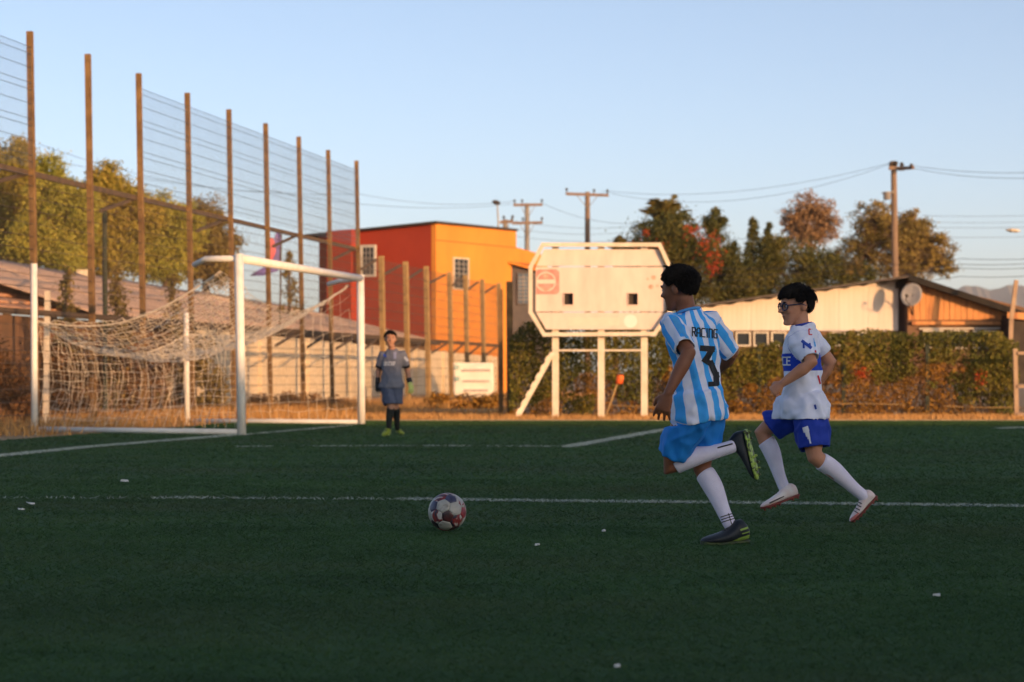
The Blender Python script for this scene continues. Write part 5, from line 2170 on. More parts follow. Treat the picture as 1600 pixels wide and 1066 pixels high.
def make_person(label, Yb, J, cfg):
    """J: joints in photo pixels with a depth offset; cfg: sizes, materials"""
    W = {k: P(v[0], v[1], Yb + v[2]) for k, v in J.items()}
    sc = cfg['sc']
    ground = Vector((W['pelvis'].x, W['pelvis'].y, 0))
    rnd = random.Random(cfg['seed'])
    N, PV = W['neck'], W['pelvis']
    axis = (N - PV).normalized()
    TL = (N - PV).length
    fs_, fh_ = Vector(cfg['fwd_sh']), Vector(cfg['fwd_hip'])

    def tfr(v):
        t = min(1, max(0, v))
        return Frame(fh_.lerp(fs_, t) - axis * 0, Vector((0, 0, 1)))

    def torso_rings(grow, rows):
        rg = []
        for (v, w, d, fo) in rows:
            f = tfr(v)
            ff = (f.f - axis * f.f.dot(axis)).normalized()
            ll = axis.cross(ff).normalized()
            rg.append((PV + axis * TL * v + ff * fo * sc, ll * (w * sc + grow), ff * (d * sc + grow)))
        return rg

    hfr = Frame(cfg['head_f'], cfg.get('head_u', (0, 0, 1)))
    hs = cfg['hs']
    HC = W['head']
    # ---- body
    mb = MB()
    mb.rings(torso_rings(0, [(-0.12, 0.085, 0.07, 0), (-0.04, 0.118, 0.085, 0), (0.1, 0.118, 0.085, 0), (0.35, 0.105, 0.076, 0), (0.6, 0.122, 0.084, 0.004), (0.78, 0.130, 0.078, 0), (0.9, 0.105, 0.062, -0.005), (0.98, 0.065, 0.05, -0.006)]), 22)
    nk = HC + (hfr.f * -0.022 - hfr.u * 0.045) * hs
    limb(mb, [N - axis * 0.04, N.lerp(nk, 0.5), nk], [0.052 * sc, 0.046 * sc, 0.047 * sc])
    head_shape(mb, HC, hfr, hs)
    for side, s in (('l', 1), ('r', -1)):
        sh, el, wr = W['sh_' + side], W['el_' + side], W['wr_' + side]
        limb(mb, [N.lerp(sh, 0.55) - axis * 0.03, sh, sh.lerp(el, 0.45), el, el.lerp(wr, 0.3), el.lerp(wr, 0.7), wr],
             [0.046 * sc, 0.048 * sc, 0.043 * sc, 0.037 * sc, 0.037 * sc, 0.029 * sc, 0.0225 * sc])
        if cfg.get('gloves') is None:
            hd = W['hd_' + side] - wr
            hand(mb, wr, hd, Vector(cfg['palm_' + side]), s * cfg.get('thumb_' + side, 1), cfg['curl_' + side], sc * cfg.get('hand_k', 0.98))
        hp, kn, an = W['hip_' + side], W['kn_' + side], W['an_' + side]
        calf = (an - kn).cross(kn - hp)
        bk = ((kn - hp).normalized() - (an - kn).normalized())
        if bk.length > 0.05:
            bk.normalize()
        limb(mb, [hp, hp.lerp(kn, 0.4), hp.lerp(kn, 0.8), kn, kn.lerp(an, 0.28) - bk * 0.0 , kn.lerp(an, 0.6), an],
             [0.080 * sc, 0.072 * sc, 0.053 * sc, 0.047 * sc, 0.045 * sc, 0.035 * sc, 0.028 * sc])
    body = solid(mb, cfg['vox'], 5, 0.5)
    person = bpy.data.objects.new('person', body)
    body.transform(Matrix.Translation(-ground))
    body.name = 'person'
    body.materials.clear()
    body.materials.append(cfg['skin'])
    body.polygons.foreach_set('use_smooth', [True] * len(body.polygons))
    person.location = ground
    COL.objects.link(person)
    tag(person, label, 'person')

    # ---- eyes, eyebrows
    q = lambda f, l, u: HC + (hfr.f * f + hfr.l * l + hfr.u * u) * hs
    if cfg.get('face', True):
        for s in (-1, 1):
            mb = MB()
            mb.ell(q(0.0705, s * 0.030, 0.007), hfr.f * 0.0105 * hs, hfr.l * 0.0145 * hs, hfr.u * 0.0065 * hs)
            e = mb.build('eye', M['eye_white'], person, smooth=True)
            mb = MB()
            mb.ell(q(0.0780, s * 0.0305, 0.007), hfr.f * 0.0042 * hs, hfr.l * 0.0062 * hs, hfr.u * 0.0060 * hs)
            mb.build('iris', M['hair'], e, smooth=True)
            mb = MB()
            mb.tube([q(0.085, s * 0.014, 0.025), q(0.083, s * 0.030, 0.031), q(0.070, s * 0.047, 0.026)], [0.003 * hs, 0.0045 * hs, 0.002 * hs], 6)
            mb.build('eyebrow', M['hair'], person, smooth=True)
        mb = MB()
        mb.tube([q(0.0815, -0.017, -0.0500), q(0.0875, 0.0, -0.0497), q(0.0815, 0.017, -0.0500)], [0.001, 0.002 * hs, 0.001], 5)
        mb.build('mouth_line', M['mouth'], person)
    hair(person, HC, hfr, hs, cfg.get('hairline', HAIRLINE), cfg['hair_thick'] * hs, cfg['hair_n'], cfg['hair_len'] * hs, M['hair'], rnd, cfg.get('tuft'), cfg.get('flow', 0))

    # ---- shorts
    mb = MB()
    mb.rings(torso_rings(0.0, [(-0.16, 0.10, 0.095, 0), (-0.08, 0.132, 0.106, 0), (0.05, 0.136, 0.106, 0), (0.14, 0.125, 0.096, 0)]), 24, ex=2.1)
    hems = []
    for side in ('l', 'r'):
        hp, kn = W['hip_' + side], W['kn_' + side]
        k = cfg['short_' + side]
        end = hp.lerp(kn, k)
        mb.tube([hp.lerp(PV, 0.3) + axis * 0.03, hp, hp.lerp(end, 0.55), end], [0.095 * sc, 0.104 * sc, 0.098 * sc, cfg['short_radius'] * sc], 20)
        hems.append((end, (end - hp).normalized(), 0.13 * sc))
    me = solid(mb, cfg['vox'] * 1.2, 4, 0.5)
    open_hems(me, hems)
    wrinkle(me, 0.009, 13, Vector((0.3, 0, 1)), None, cfg['seed'] + 5)
    shorts = finish(me, 'shorts', cfg['shorts'], person)
    smd = shorts.modifiers.new('thick', 'SOLIDIFY')
    smd.thickness = 0.003
    smd.offset = -1

    # ---- shirt
    hem = cfg['hem']
    rows = [(hem, 0.142, 0.112, 0.004), (hem + 0.02, 0.144, 0.114, 0.004), (0.08, 0.138, 0.106, 0.002), (0.35, 0.128, 0.097, 0), (0.6, 0.138, 0.099, 0.002), (0.76, 0.146, 0.094, 0), (0.87, 0.132, 0.080, -0.004), (0.95, 0.088, 0.064, -0.006), (1.01, 0.062, 0.058, -0.006), (1.03, 0.056, 0.054, -0.006)]
    mb = MB()
    mb.rings(torso_rings(cfg.get('loose', 0.0), rows), 28, ex=2.15)
    sl = {}
    for side in ('l', 'r'):
        sh, el = W['sh_' + side], W['el_' + side]
        k = cfg['sleeve_' + side]
        if k <= 1:
            end = sh.lerp(el, k)
        else:
            end = el
        pts = [N.lerp(sh, 0.45) - axis * 0.045, sh, sh.lerp(end, 0.6), end]
        mb.tube(pts, [0.055 * sc, 0.064 * sc, 0.059 * sc, 0.052 * sc], 18)
        sl[side] = (sh, end)
    me = solid(mb, cfg['vox'] * 1.3, 7, 0.5)
    hf = tfr(0)
    open_hems(me, [(PV + axis * TL * hem, -axis, 0.26), (N + axis * TL * 0.03, axis, 0.06 * sc)] +
              [(e, (e - s_).normalized(), 0.09 * sc) for (s_, e) in sl.values()])
    sbv = BVHTree.FromPolygons([v.co + ground for v in shorts.data.vertices], [tuple(p.vertices) for p in shorts.data.polygons])
    me.update()
    for v in me.vertices:
        tv = (v.co - PV).dot(axis) / TL
        if tv > 0.22:
            continue
        org = PV + axis * TL * tv
        rel = v.co - org
        r0 = rel.length
        if r0 < 0.02:
            continue
        dr = rel / r0
        hit, _, _, dist = sbv.ray_cast(org + dr * 0.5, -dr)
        if hit is not None:
            rs = 0.5 - dist + 0.012
            if rs > r0:
                v.co = org + dr * min(rs, r0 + cfg.get('drape', 0.045))
    bms = bmesh.new()
    bms.from_mesh(me)
    lowv = [v for v in bms.verts if (v.co - PV).dot(axis) / TL < 0.26 and not v.is_boundary]
    for _ in range(2):
        bmesh.ops.smooth_vert(bms, verts=lowv, factor=0.4, use_axis_x=True, use_axis_y=True, use_axis_z=True)
    bms.to_mesh(me)
    bms.free()
    wrinkle(me, cfg.get('wr', 0.006), 12, axis + Vector(cfg.get('wr_tilt', (0, 0, 0))), cfg.get('fold'), cfg['seed'])
    # pattern coordinates: u around / across, v along, sleeve flag
    uu, vv, ff = [], [], []
    for v in me.vertices:
        p = v.co
        tv = (p - PV).dot(axis) / TL
        f = tfr(tv)
        ffv = (f.f - axis * f.f.dot(axis)).normalized()
        ll = axis.cross(ffv)
        rel = p - (PV + axis * TL * tv)
        lat = rel.dot(ll)
        best = None
        for side in ('l', 'r'):
            s_, e = sl[side]
            ax2 = (e - s_)
            t = (p - s_).dot(ax2) / ax2.length_squared
            d = (p - s_ - ax2 * max(0, min(1, t))).length
            if t > 0.05 and d < 0.085 * sc and abs(lat) > 0.118 * sc + cfg.get('loose', 0.0) * 0.5:
                rr = p - s_ - ax2 * t
                a1 = ax2.cross(Vector((0, 1, 0))).normalized()
                a2 = ax2.cross(a1).normalized()
                best = (math.atan2(rr.dot(a1), rr.dot(a2)) * 0.062, t)
        if best:
            uu.append(best[0] + 0.02)
            vv.append(best[1])
            ff.append(1.0)
        else:
            ang = math.atan2(rel.dot(ll), -rel.dot(ffv))
            uu.append(ang * 0.135 if abs(ang) < 1.2 else math.copysign(0.162 + (abs(ang) - 1.2) * 0.115, ang))
            vv.append(tv)
            ff.append(0.0)
    attr_float(me, 'pat_u', uu)
    attr_float(me, 'pat_v', vv)
    attr_float(me, 'pat_s', ff)
    shirt = finish(me, 'jersey', cfg['shirt'], person)
    smd = shirt.modifiers.new('thick', 'SOLIDIFY')
    smd.thickness = 0.003
    smd.offset = -1
    # tuck the shorts inside the shirt above its hem
    me.update()
    hbv = BVHTree.FromPolygons([v.co + ground for v in me.vertices], [tuple(p.vertices) for p in me.polygons])
    for v in shorts.data.vertices:
        p = v.co + ground
        tv = (p - PV).dot(axis) / TL
        if tv < hem + 0.004:
            continue
        org = PV + axis * TL * tv
        rel = p - org
        r0 = rel.length
        if r0 < 0.02:
            continue
        dr = rel / r0
        hit, _, _, dist = hbv.ray_cast(org, dr)
        if hit is not None and dist - 0.009 < r0 < dist + 0.05:
            v.co = org + dr * (dist - 0.009) - ground
    # collar
    mb = MB()
    cpts = []
    for k in range(25):
        a = 2 * math.pi * k / 24
        f = tfr(1)
        ffv = (f.f - axis * f.f.dot(axis)).normalized()
        ll = axis.cross(ffv)
        cpts.append(N + axis * TL * (1.0 - 0.985 + (-0.025 * math.cos(a))) + ffv * (0.055 * sc * math.cos(a) - 0.006 * sc) + ll * 0.060 * sc * math.sin(a))
    mb.tube(cpts, 0.0075 * sc, 7, cap=False)
    mb.build('collar', cfg['collar'], shirt, smooth=True)

    # ---- socks
    for side in ('l', 'r'):
        kn, an = W['kn_' + side], W['an_' + side]
        hp = W['hip_' + side]
        d = (an - kn).normalized()
        back = (d - (kn - hp).normalized())
        back = (back - d * back.dot(d))
        back = back.normalized() if back.length > 0.05 else Vector((0, 0, 0))
        k0 = cfg['sock_' + side]
        mb = MB()
        pts, rr = [], []
        for (t, r, b) in ((k0, 0.0510, 0.0), (k0 + 0.012, 0.0525, 0.001), (0.25, 0.0525, 0.007), (0.38, 0.0515, 0.010), (0.52, 0.0455, 0.008), (0.66, 0.0395, 0.004), (0.8, 0.0350, 0), (0.92, 0.0335, 0), (1.0, 0.0335, 0), (1.1, 0.032, 0)):
            pts.append(kn.lerp(an, t) + back * b * sc)
            rr.append(r * sc)
        mb.tube(pts, rr, 20)
        sk = mb.build('sock', cfg['sock'], person, smooth=True)
        sub = sk.modifiers.new('sub', 'SUBSURF')
        sub.levels = sub.render_levels = 1
    return person, W, shirt, shorts


def shirt_mat(name, build):
    m, nt, b = new_mat(name)
    b.inputs['Roughness'].default_value = 0.75
    b.inputs['Specular IOR Level'].default_value = 0.25
    at = {}
    for k in ('pat_u', 'pat_v', 'pat_s'):
        a = nnode(nt, 'ShaderNodeAttribute')
        a.attribute_name = k
        at[k] = a.outputs['Fac']

    def mth(op, x, y=None, clamp=False):
        n = nnode(nt, 'ShaderNodeMath', operation=op)
        n.use_clamp = clamp
        for i, v in enumerate((x, y)):
            if v is None:
                continue
            if isinstance(v, (int, float)):
                n.inputs[i].default_value = v
            else:
                nt.links.new(v, n.inputs[i])
        return n.outputs[0]

    def mix(f, c1, c2):
        n = nnode(nt, 'ShaderNodeMix', data_type='RGBA')
        nt.links.new(f, n.inputs[0])
        for i, c in ((6, c1), (7, c2)):
            if isinstance(c, tuple):
                n.inputs[i].default_value = (*c, 1)
            else:
                nt.links.new(c, n.inputs[i])
        return n.outputs[2]

    col = build(at, mth, mix)
    # a little cloth mottling
    nz = nnode(nt, 'ShaderNodeTexNoise')
    nz.inputs['Scale'].default_value = 9
    g = nnode(nt, 'ShaderNodeNewGeometry')
    nt.links.new(g.outputs['Position'], nz.inputs['Vector'])
    mr = nnode(nt, 'ShaderNodeMapRange')
    mr.inputs['To Min'].default_value = 0.88
    mr.inputs['To Max'].default_value = 1.08
    nt.links.new(nz.outputs['Fac'], mr.inputs['Value'])
    hv = nnode(nt, 'ShaderNodeHueSaturation')
    nt.links.new(col, hv.inputs['Color'])
    nt.links.new(mr.outputs[0], hv.inputs['Value'])
    nt.links.new(hv.outputs[0], b.inputs['Base Color'])
    # fine knit bump
    nb = nnode(nt, 'ShaderNodeTexNoise')
    nb.inputs['Scale'].default_value = 260
    nt.links.new(g.outputs['Position'], nb.inputs['Vector'])
    bp = nnode(nt, 'ShaderNodeBump')
    bp.inputs['Strength'].default_value = 0.12
    bp.inputs['Distance'].default_value = 0.003
    nt.links.new(nb.outputs['Fac'], bp.inputs['Height'])
    nt.links.new(bp.outputs['Normal'], b.inputs['Normal'])
    return m


def striped(at, mth, mix):
    x = mth('FRACT', mth('ADD', mth('DIVIDE', at['pat_u'], 0.088), 0.29 + 40))
    st = mth('GREATER_THAN', x, 0.5)
    base = mix(st, (0.76, 0.80, 0.98), (0.055, 0.40, 0.96))
    cuff = mth('MULTIPLY', at['pat_s'], mth('GREATER_THAN', at['pat_v'], 0.93))
    base = mix(cuff, base, (0.74, 0.80, 0.98))
    return base


def banded(at, mth, mix):
    v = at['pat_v']
    inb = mth('MULTIPLY', mth('GREATER_THAN', v, 0.43), mth('LESS_THAN', v, 0.655))
    inb = mth('MULTIPLY', inb, mth('LESS_THAN', at['pat_s'], 0.5))
    return mix(inb, (0.77, 0.81, 0.99), (0.018, 0.065, 0.56))


def keeper_pat(at, mth, mix):
    cuff = mth('MULTIPLY', at['pat_s'], mth('GREATER_THAN', at['pat_v'], 0.80))
    return mix(cuff, (0.145, 0.155, 0.20), (0.015, 0.015, 0.02))


M['skin1'] = nmat('brown_skin', (0.21, 0.083, 0.045), (0.26, 0.105, 0.058), 14, 0.5, 0.05, 120, spec=0.35)
M['skin2'] = nmat('light_brown_skin', (0.46, 0.21, 0.125), (0.54, 0.26, 0.16), 14, 0.5, 0.05, 120, spec=0.35)
M['skin3'] = nmat('tan_skin', (0.32, 0.16, 0.10), (0.38, 0.20, 0.13), 14, 0.5, 0.05, 120, spec=0.35)
M['hair'] = nmat('black_brown_hair', (0.006, 0.005, 0.004), (0.011, 0.008, 0.007), 30, 0.6, spec=0.15)
M['eye_white'] = nmat('eye_white', (0.62, 0.60, 0.58), (0.56, 0.53, 0.52), 20, 0.25)
M['mouth'] = nmat('mouth', (0.10, 0.035, 0.03), (0.13, 0.045, 0.04), 20, 0.5)
M['jersey_stripe'] = shirt_mat('sky_blue_striped_jersey', striped)
M['jersey_band'] = shirt_mat('white_jersey_blue_band', banded)
M['jersey_keeper'] = shirt_mat('grey_blue_keeper_jersey', keeper_pat)
M['short_blue'] = nmat('bright_blue_shorts', (0.018, 0.25, 0.78), (0.014, 0.20, 0.66), 6, 0.7, 0.1, 200)
M['short_royal'] = nmat('royal_blue_shorts', (0.014, 0.048, 0.42), (0.010, 0.036, 0.33), 6, 0.7, 0.1, 200)
M['short_grey'] = nmat('grey_blue_shorts', (0.075, 0.095, 0.16), (0.06, 0.075, 0.13), 6, 0.7, 0.1, 200)
M['sock_white'] = nmat('white_sock', (0.82, 0.80, 0.97), (0.72, 0.68, 0.84), 12, 0.85, 0.3, 240, lo=0.3, hi=0.75)
M['sock_black'] = nmat('black_sock', (0.012, 0.014, 0.014), (0.02, 0.024, 0.022), 12, 0.85, 0.3, 240)
M['collar_blue'] = nmat('sky_blue_collar', (0.10, 0.36, 0.75), (0.09, 0.32, 0.70), 8, 0.75)
M['collar_navy'] = nmat('navy_collar', (0.02, 0.05, 0.34), (0.02, 0.04, 0.28), 8, 0.75)
M['collar_grey'] = nmat('grey_collar', (0.09, 0.105, 0.16), (0.08, 0.09, 0.14), 8, 0.75)
M['boot_black'] = nmat('black_boot', (0.012, 0.016, 0.022), (0.022, 0.028, 0.036), 12, 0.45, 0.1, 100)
M['boot_white'] = nmat('white_boot', (0.82, 0.78, 0.78), (0.74, 0.46, 0.40), 9, 0.45, 0.1, 60, lo=0.45, hi=0.8)
M['boot_lime'] = nmat('lime_boot', (0.30, 0.36, 0.03), (0.22, 0.28, 0.03), 9, 0.45)
M['sole_lime'] = nmat('lime_sole', (0.34, 0.48, 0.09), (0.05, 0.06, 0.03), 34, 0.5, lo=0.46, hi=0.54)
M['lime_flash'] = nmat('lime_flash', (0.32, 0.46, 0.08), (0.22, 0.34, 0.07), 14, 0.5)
M['sole_dark'] = nmat('dark_sole', (0.03, 0.035, 0.03), (0.10, 0.13, 0.04), 22, 0.6)
M['sole_red'] = nmat('red_sole', (0.26, 0.06, 0.045), (0.18, 0.045, 0.04), 14, 0.6)
M['ink_black'] = nmat('black_print', (0.010, 0.010, 0.012), (0.016, 0.016, 0.018), 20, 0.6)
M['ink_white'] = nmat('white_print', (0.78, 0.79, 0.82), (0.72, 0.73, 0.78), 20, 0.6)
M['ink_red'] = nmat('red_print', (0.60, 0.02, 0.04), (0.52, 0.02, 0.04), 20, 0.6)
M['ink_blue'] = nmat('blue_print', (0.02, 0.06, 0.40), (0.03, 0.08, 0.44), 20, 0.6)
M['ink_sky'] = nmat('sky_print', (0.10, 0.42, 0.82), (0.08, 0.38, 0.80), 20, 0.6)
M['lace'] = nmat('dark_lace', (0.03, 0.03, 0.035), (0.05, 0.05, 0.055), 20, 0.7)
M['glove_black'] = nmat('black_glove', (0.014, 0.014, 0.016), (0.022, 0.022, 0.025), 20, 0.6)
M['glove_lime'] = nmat('lime_glove', (0.42, 0.50, 0.10), (0.55, 0.58, 0.25), 20, 0.6)
M['frame_blue'] = nmat('dark_blue_frame', (0.012, 0.025, 0.07), (0.015, 0.03, 0.09), 20, 0.3, spec=0.5)


def lens_mat():
    m, nt, b = new_mat('spectacle_lens')
    b.inputs['Base Color'].default_value = (0.10, 0.12, 0.15, 1)
    b.inputs['Roughness'].default_value = 0.05
    b.inputs['Alpha'].default_value = 0.12
    return m


M['lens'] = lens_mat()

# ---- boy in sky blue stripes
J1 = dict(neck=(1075, 489, 0.0), pelvis=(1095, 633, 0.0), head=(1060.5, 452, 0.0),
          sh_l=(1050, 507, -0.08), el_l=(1076, 552, -0.27), wr_l=(1044, 615, -0.30), hd_l=(1036, 640, -0.29),
          sh_r=(1107, 504, 0.08), el_r=(1144, 553, 0.17), wr_r=(1118, 582, 0.32), hd_r=(1108, 590, 0.40),
          hip_l=(1083, 639, -0.07), kn_l=(1044, 729, 0.05), an_l=(1141, 699, 0.02),
          hip_r=(1102, 637, 0.07), kn_r=(1097, 731, 0.12), an_r=(1139, 817, 0.03))
hc1 = P(1060.5, 452, 11.75)
LINE1 = [(1.0, 0.48), (0.66, 0.36), (0.42, 0.10), (0.22, -0.18), (0.10, 0.02), (-0.12, 0.0), (-0.26, -0.46), (-0.6, -0.74), (-1.0, -0.82)]
cfg1 = dict(sc=1.0, seed=3, vox=0.0052, fwd_sh=(-0.50, 0.87, 0), fwd_hip=(-0.80, 0.60, 0), head_f=(-0.80, 0.57, -0.14), head_u=(-0.16, 0.05, 1), hs=0.97,
            palm_l=(0.2, 0.95, -0.1), palm_r=(-0.3, 0, -1), curl_l=0.26, curl_r=0.9, hand_k=1.12, thumb_l=-1,
            skin=M['skin1'], shirt=M['jersey_stripe'], shorts=M['short_blue'], sock=M['sock_white'], collar=M['collar_blue'],
            hem=-0.19, sleeve_l=0.84, sleeve_r=0.98, short_l=0.80, short_r=0.09, sock_l=0.10, sock_r=0.10,
            hair_thick=0.013, hair_n=3600, hair_len=0.030, hairline=LINE1, flow=0.4,
            drape=0.025, tuft=(P(1048, 421, 11.74), 22, (-0.45, 0, 0.6)), wr=0.011, wr_tilt=(0.25, 0, 0))
cfg1['short_r'] = 0.098


def build1():
    cfg = dict(cfg1)
    # shorts length on the supporting leg
    cfg['short_l'] = 0.84
    c2 = dict(cfg)
    return cfg


def mk(label, Yb, J, cfg, sr, srad):
    """short_r names both the right leg's length and the hem radius: keep them apart"""
    c = dict(cfg)
    c['short_r'] = sr
    c['short_radius'] = srad
    return make_person(label, Yb, J, c)


boy1, W1, shirt1, shorts1 = mk('boy in sky blue and white striped jersey number 3 running after the ball', 11.75, J1, cfg1, 0.62, 0.078)
bv = bvh_of(shirt1)
three = [([(1098.0, 544.5), (1112.0, 545.5)], 9.0), ([(1111.5, 547.0), (1103.0, 562.0)], 9.0), ([(1101.5, 563.0), (1110.5, 569.0)], 8.5), ([(1110.5, 568.0), (1118.5, 587.0)], 9.0), ([(1118.5, 586.0), (1119.0, 598.0)], 9.0), ([(1118.5, 600.0), (1110.0, 600.5)], 7.5)]
decal('number_three', three, bv, M['ink_black'], shirt1, step=1.6)


def letters(txt, x0, y0, w, h, gap, slope, th):
    """narrow block capitals: strokes in photo pixels, baseline start (x0, y0)"""
    GL_ = {'R': [[(0, 0), (0, 1), (.8, 1), (.95, .8), (.8, .52), (0, .52)], [(.45, .52), (1, 0)]],
           'A': [[(0, 0), (0, .8), (.25, 1), (.8, 1), (.9, .8), (.9, 0)], [(0, .42), (.9, .42)]],
           'C': [[(.9, 1), (.1, 1), (0, .85), (0, .12), (.1, 0), (.9, 0)]],
           'I': [[(.45, 0), (.45, 1)]],
           'N': [[(0, 0), (0, 1), (.75, 1), (.9, .85), (.9, 0)]],
           'G': [[(.9, 1), (.1, 1), (0, .85), (0, .12), (.1, 0), (.9, 0), (.9, .5), (.5, .5)]],
           'E': [[(.9, 1), (0, 1), (0, 0), (.9, 0)], [(0, .52), (.75, .52)]],
           'U': [[(0, 1), (0, .1), (.15, 0), (.8, 0), (.9, .1), (.9, 1)]],
           'F': [[(.9, 1), (0, 1), (0, 0)], [(0, .52), (.75, .52)]],
           '1': [[(.2, .8), (.5, 1), (.5, 0)]]}
    out = []
    x = x0
    for ch in txt:
        ww = w * (0.45 if ch == 'I' else 1)
        for st in GL_[ch]:
            out.append(([(x + a * ww, y0 + (x + a * ww - x0) * slope - b * h) for a, b in st], th))
        x += ww + gap
    return out


xl = 1081.5
for ch in 'RACING':
    decal('letter', letters(ch, xl, 525.0 + (xl - 1081.5) * 0.09, 5.4, 13.0, 1.9, 0.09, 1.8), bv, M['ink_black'], shirt1, step=1.2)
    xl += (5.4 * 0.45 if ch == 'I' else 5.4) + 1.9
# white diamond patch on the near shoulder
decal('shoulder_patch', [([(1052.5, 503), (1060, 506)], 1), ([(1055, 500), (1064, 516)], 9), ([(1066, 518), (1074, 529)], 4)], bv, M['ink_sky'], shirt1, step=1.5)
decal('white_stripe', [([(1054.5, 658.0), (1066, 662), (1080, 664), (1096, 661), (1108, 665.5), (1122, 664), (1139, 662)], 1.2)], bv, M['ink_white'], shirt1, step=1.5)
bo = boot(boy1, P(1167, 671, 11.77), P(1187, 748, 11.78), (-0.93, 0.30, 0.12), 1, M['boot_black'], M['sole_lime'], None, collar=0.012)
bo2 = boot(boy1, P(1168, 847.5, 11.80), P(1097, 853, 11.66), (0.1, 0.0, 1), 1, M['boot_black'], M['sole_dark'], M['lace'], collar=0.012)
bvb = bvh_of(bo2)
decal('heel_flash', [([(1148, 846), (1158, 842), (1170, 838)], 5.0), ([(1158, 828), (1167, 825)], 3), ([(1160, 834), (1170, 831)], 1.6)], bvb, M['lime_flash'], bo2, step=1.5)
socks1 = [c for c in boy1.children if c.name.startswith('sock')]
for sk in socks1:
    bs = bvh_of(sk)
    decal('sock_band', [([(1122, 693), (1144, 687)], 2.0), ([(1122, 700), (1144, 694)], 2.0)] if sk is socks1[0] else
          [([(1127, 808), (1150, 801)], 1.4), ([(1128, 812), (1151, 805)], 1.4), ([(1129, 816), (1152, 809)], 1.4), ([(1138, 803), (1143, 819)], 1.2), ([(1144, 801), (1149, 816)], 1.2)], bs, M['ink_black'], sk, step=1.5, off=0.003)

# ---- boy with glasses in white with a blue band
J2 = dict(neck=(1251.5, 510, 0.0), pelvis=(1254.5, 632, 0.0), head=(1242.5, 479.0, 0.0),
          sh_l=(1248, 525, -0.135), el_l=(1268, 567, -0.25), wr_l=(1223, 599, -0.22), hd_l=(1207, 611, -0.21),
          sh_r=(1261, 522, 0.135), el_r=(1298, 567, 0.17), wr_r=(1275, 603, 0.20), hd_r=(1262, 612, 0.2),
          hip_l=(1264, 637, -0.07), kn_l=(1273, 713, -0.12), an_l=(1348, 774, -0.05),
          hip_r=(1249, 637, 0.07), kn_r=(1191, 675, 0.15), an_r=(1224, 759, 0.13))
LINE2 = [(1.0, 0.30), (0.75, 0.28), (0.50, 0.14), (0.30, -0.02), (0.17, -0.16), (0.08, 0.06), (-0.16, 0.06), (-0.30, -0.52), (-0.6, -0.82), (-1.0, -0.93)]
cfg2 = dict(sc=1.0, seed=8, vox=0.0056, fwd_sh=(-0.97, 0.26, 0), fwd_hip=(-0.98, 0.18, 0), head_f=(-0.935, -0.34, -0.12), head_u=(-0.10, 0, 1), hs=0.985,
            palm_l=(0.25, 0.85, -0.5), palm_r=(0, -1, 0), curl_l=1.05, curl_r=1.0, thumb_l=-1,
            skin=M['skin2'], shirt=M['jersey_band'], shorts=M['short_royal'], sock=M['sock_white'], collar=M['collar_navy'],
            hem=-0.19, sleeve_l=0.88, sleeve_r=0.70, short_l=0.84, sock_l=0.12, sock_r=0.16, loose=0.004,
            hair_thick=0.017, hair_n=4200, hair_len=0.038, hairline=LINE2, flow=0.7, drape=0.06, wr=0.011, wr_tilt=(-0.3, 0, 0))
boy2, W2, shirt2, shorts2 = mk('boy with glasses in white jersey with blue band running behind', 13.4, J2, cfg2, 0.74, 0.088)
bv = bvh_of(shirt2)
for ch, xl in (('C', 1223.2), ('E', 1230.0)):
    decal('letter', letters(ch, xl, 570.2, 5.2, 12.0, 1.7, 0.02, 2.0), bv, M['ink_white'], shirt2, step=1.3)
decal('sleeve_mark', [([(1254.5, 534), (1266, 543)], 4.5), ([(1256, 543), (1255.5, 534)], 3), ([(1265, 538), (1266, 544)], 3)], bv, M['ink_blue'], shirt2, step=1.4)
decal('back_lettering', letters('C', 1263.8, 523.0, 4.4, 8.2, 1, 0.05, 1.8), bv, M['ink_red'], shirt2, step=1.2)
decal('back_mark', [([(1271.5, 529), (1273.5, 541)], 2.2)], bv, M['ink_sky'], shirt2, step=1.2)
decal('back_number', [([(1274, 549), (1275.5, 560)], 2.5), ([(1278, 588), (1281, 599)], 2.6)], bv, M['ink_red'], shirt2, step=1.3)
decal('hem_emblem', [([(1273.5, 634.0), (1274.5, 638.0)], 3.2)], bv, M['ink_blue'], shirt2, step=1.3)
bs = bvh_of(shorts2)
decal('shorts_pennant', [([(1259.0, 671.2), (1259.6, 671.0)], 8.4), ([(1261.2, 675), (1262.0, 679)], 6.2), ([(1263.0, 679), (1264.0, 684)], 4.4), ([(1264.6, 684), (1266.4, 692)], 2.4)], bs, M['ink_white'], shorts2, step=1.2)
b1 = boot(boy2, P(1249, 775, 13.53), P(1190, 797, 13.50), (-0.25, 0, 1), 1, M['boot_white'], M['sole_red'], M['lace'])
b2 = boot(boy2, P(1371, 776, 13.36), P(1331, 817.5, 13.38), (-0.75, -0.12, 0.6), 1, M['boot_white'], M['sole_red'], M['lace'])
bb = bvh_of(b1)
decal('boot_stripe', [([(1203, 786), (1224, 776)], 1.6), ([(1206, 790), (1230, 779)], 1.6), ([(1210, 793), (1235, 782.5)], 1.6)], bb, M['ink_black'], b1, step=1.4)
bb = bvh_of(b2)
decal('lace_mark', [([(1338, 783), (1346, 787)], 1.6), ([(1336, 788), (1345, 792)], 1.6), ([(1335, 793), (1343, 797)], 1.6), ([(1334, 798), (1341, 802)], 1.4)], bb, M['ink_black'], b2, step=1.4)
decal('boot_toe_flash', [([(1332, 812), (1341, 805)], 6)], bb, nmat('pink_flash', (0.70, 0.22, 0.20), (0.62, 0.20, 0.20), 10, 0.5), b2, step=1.4)

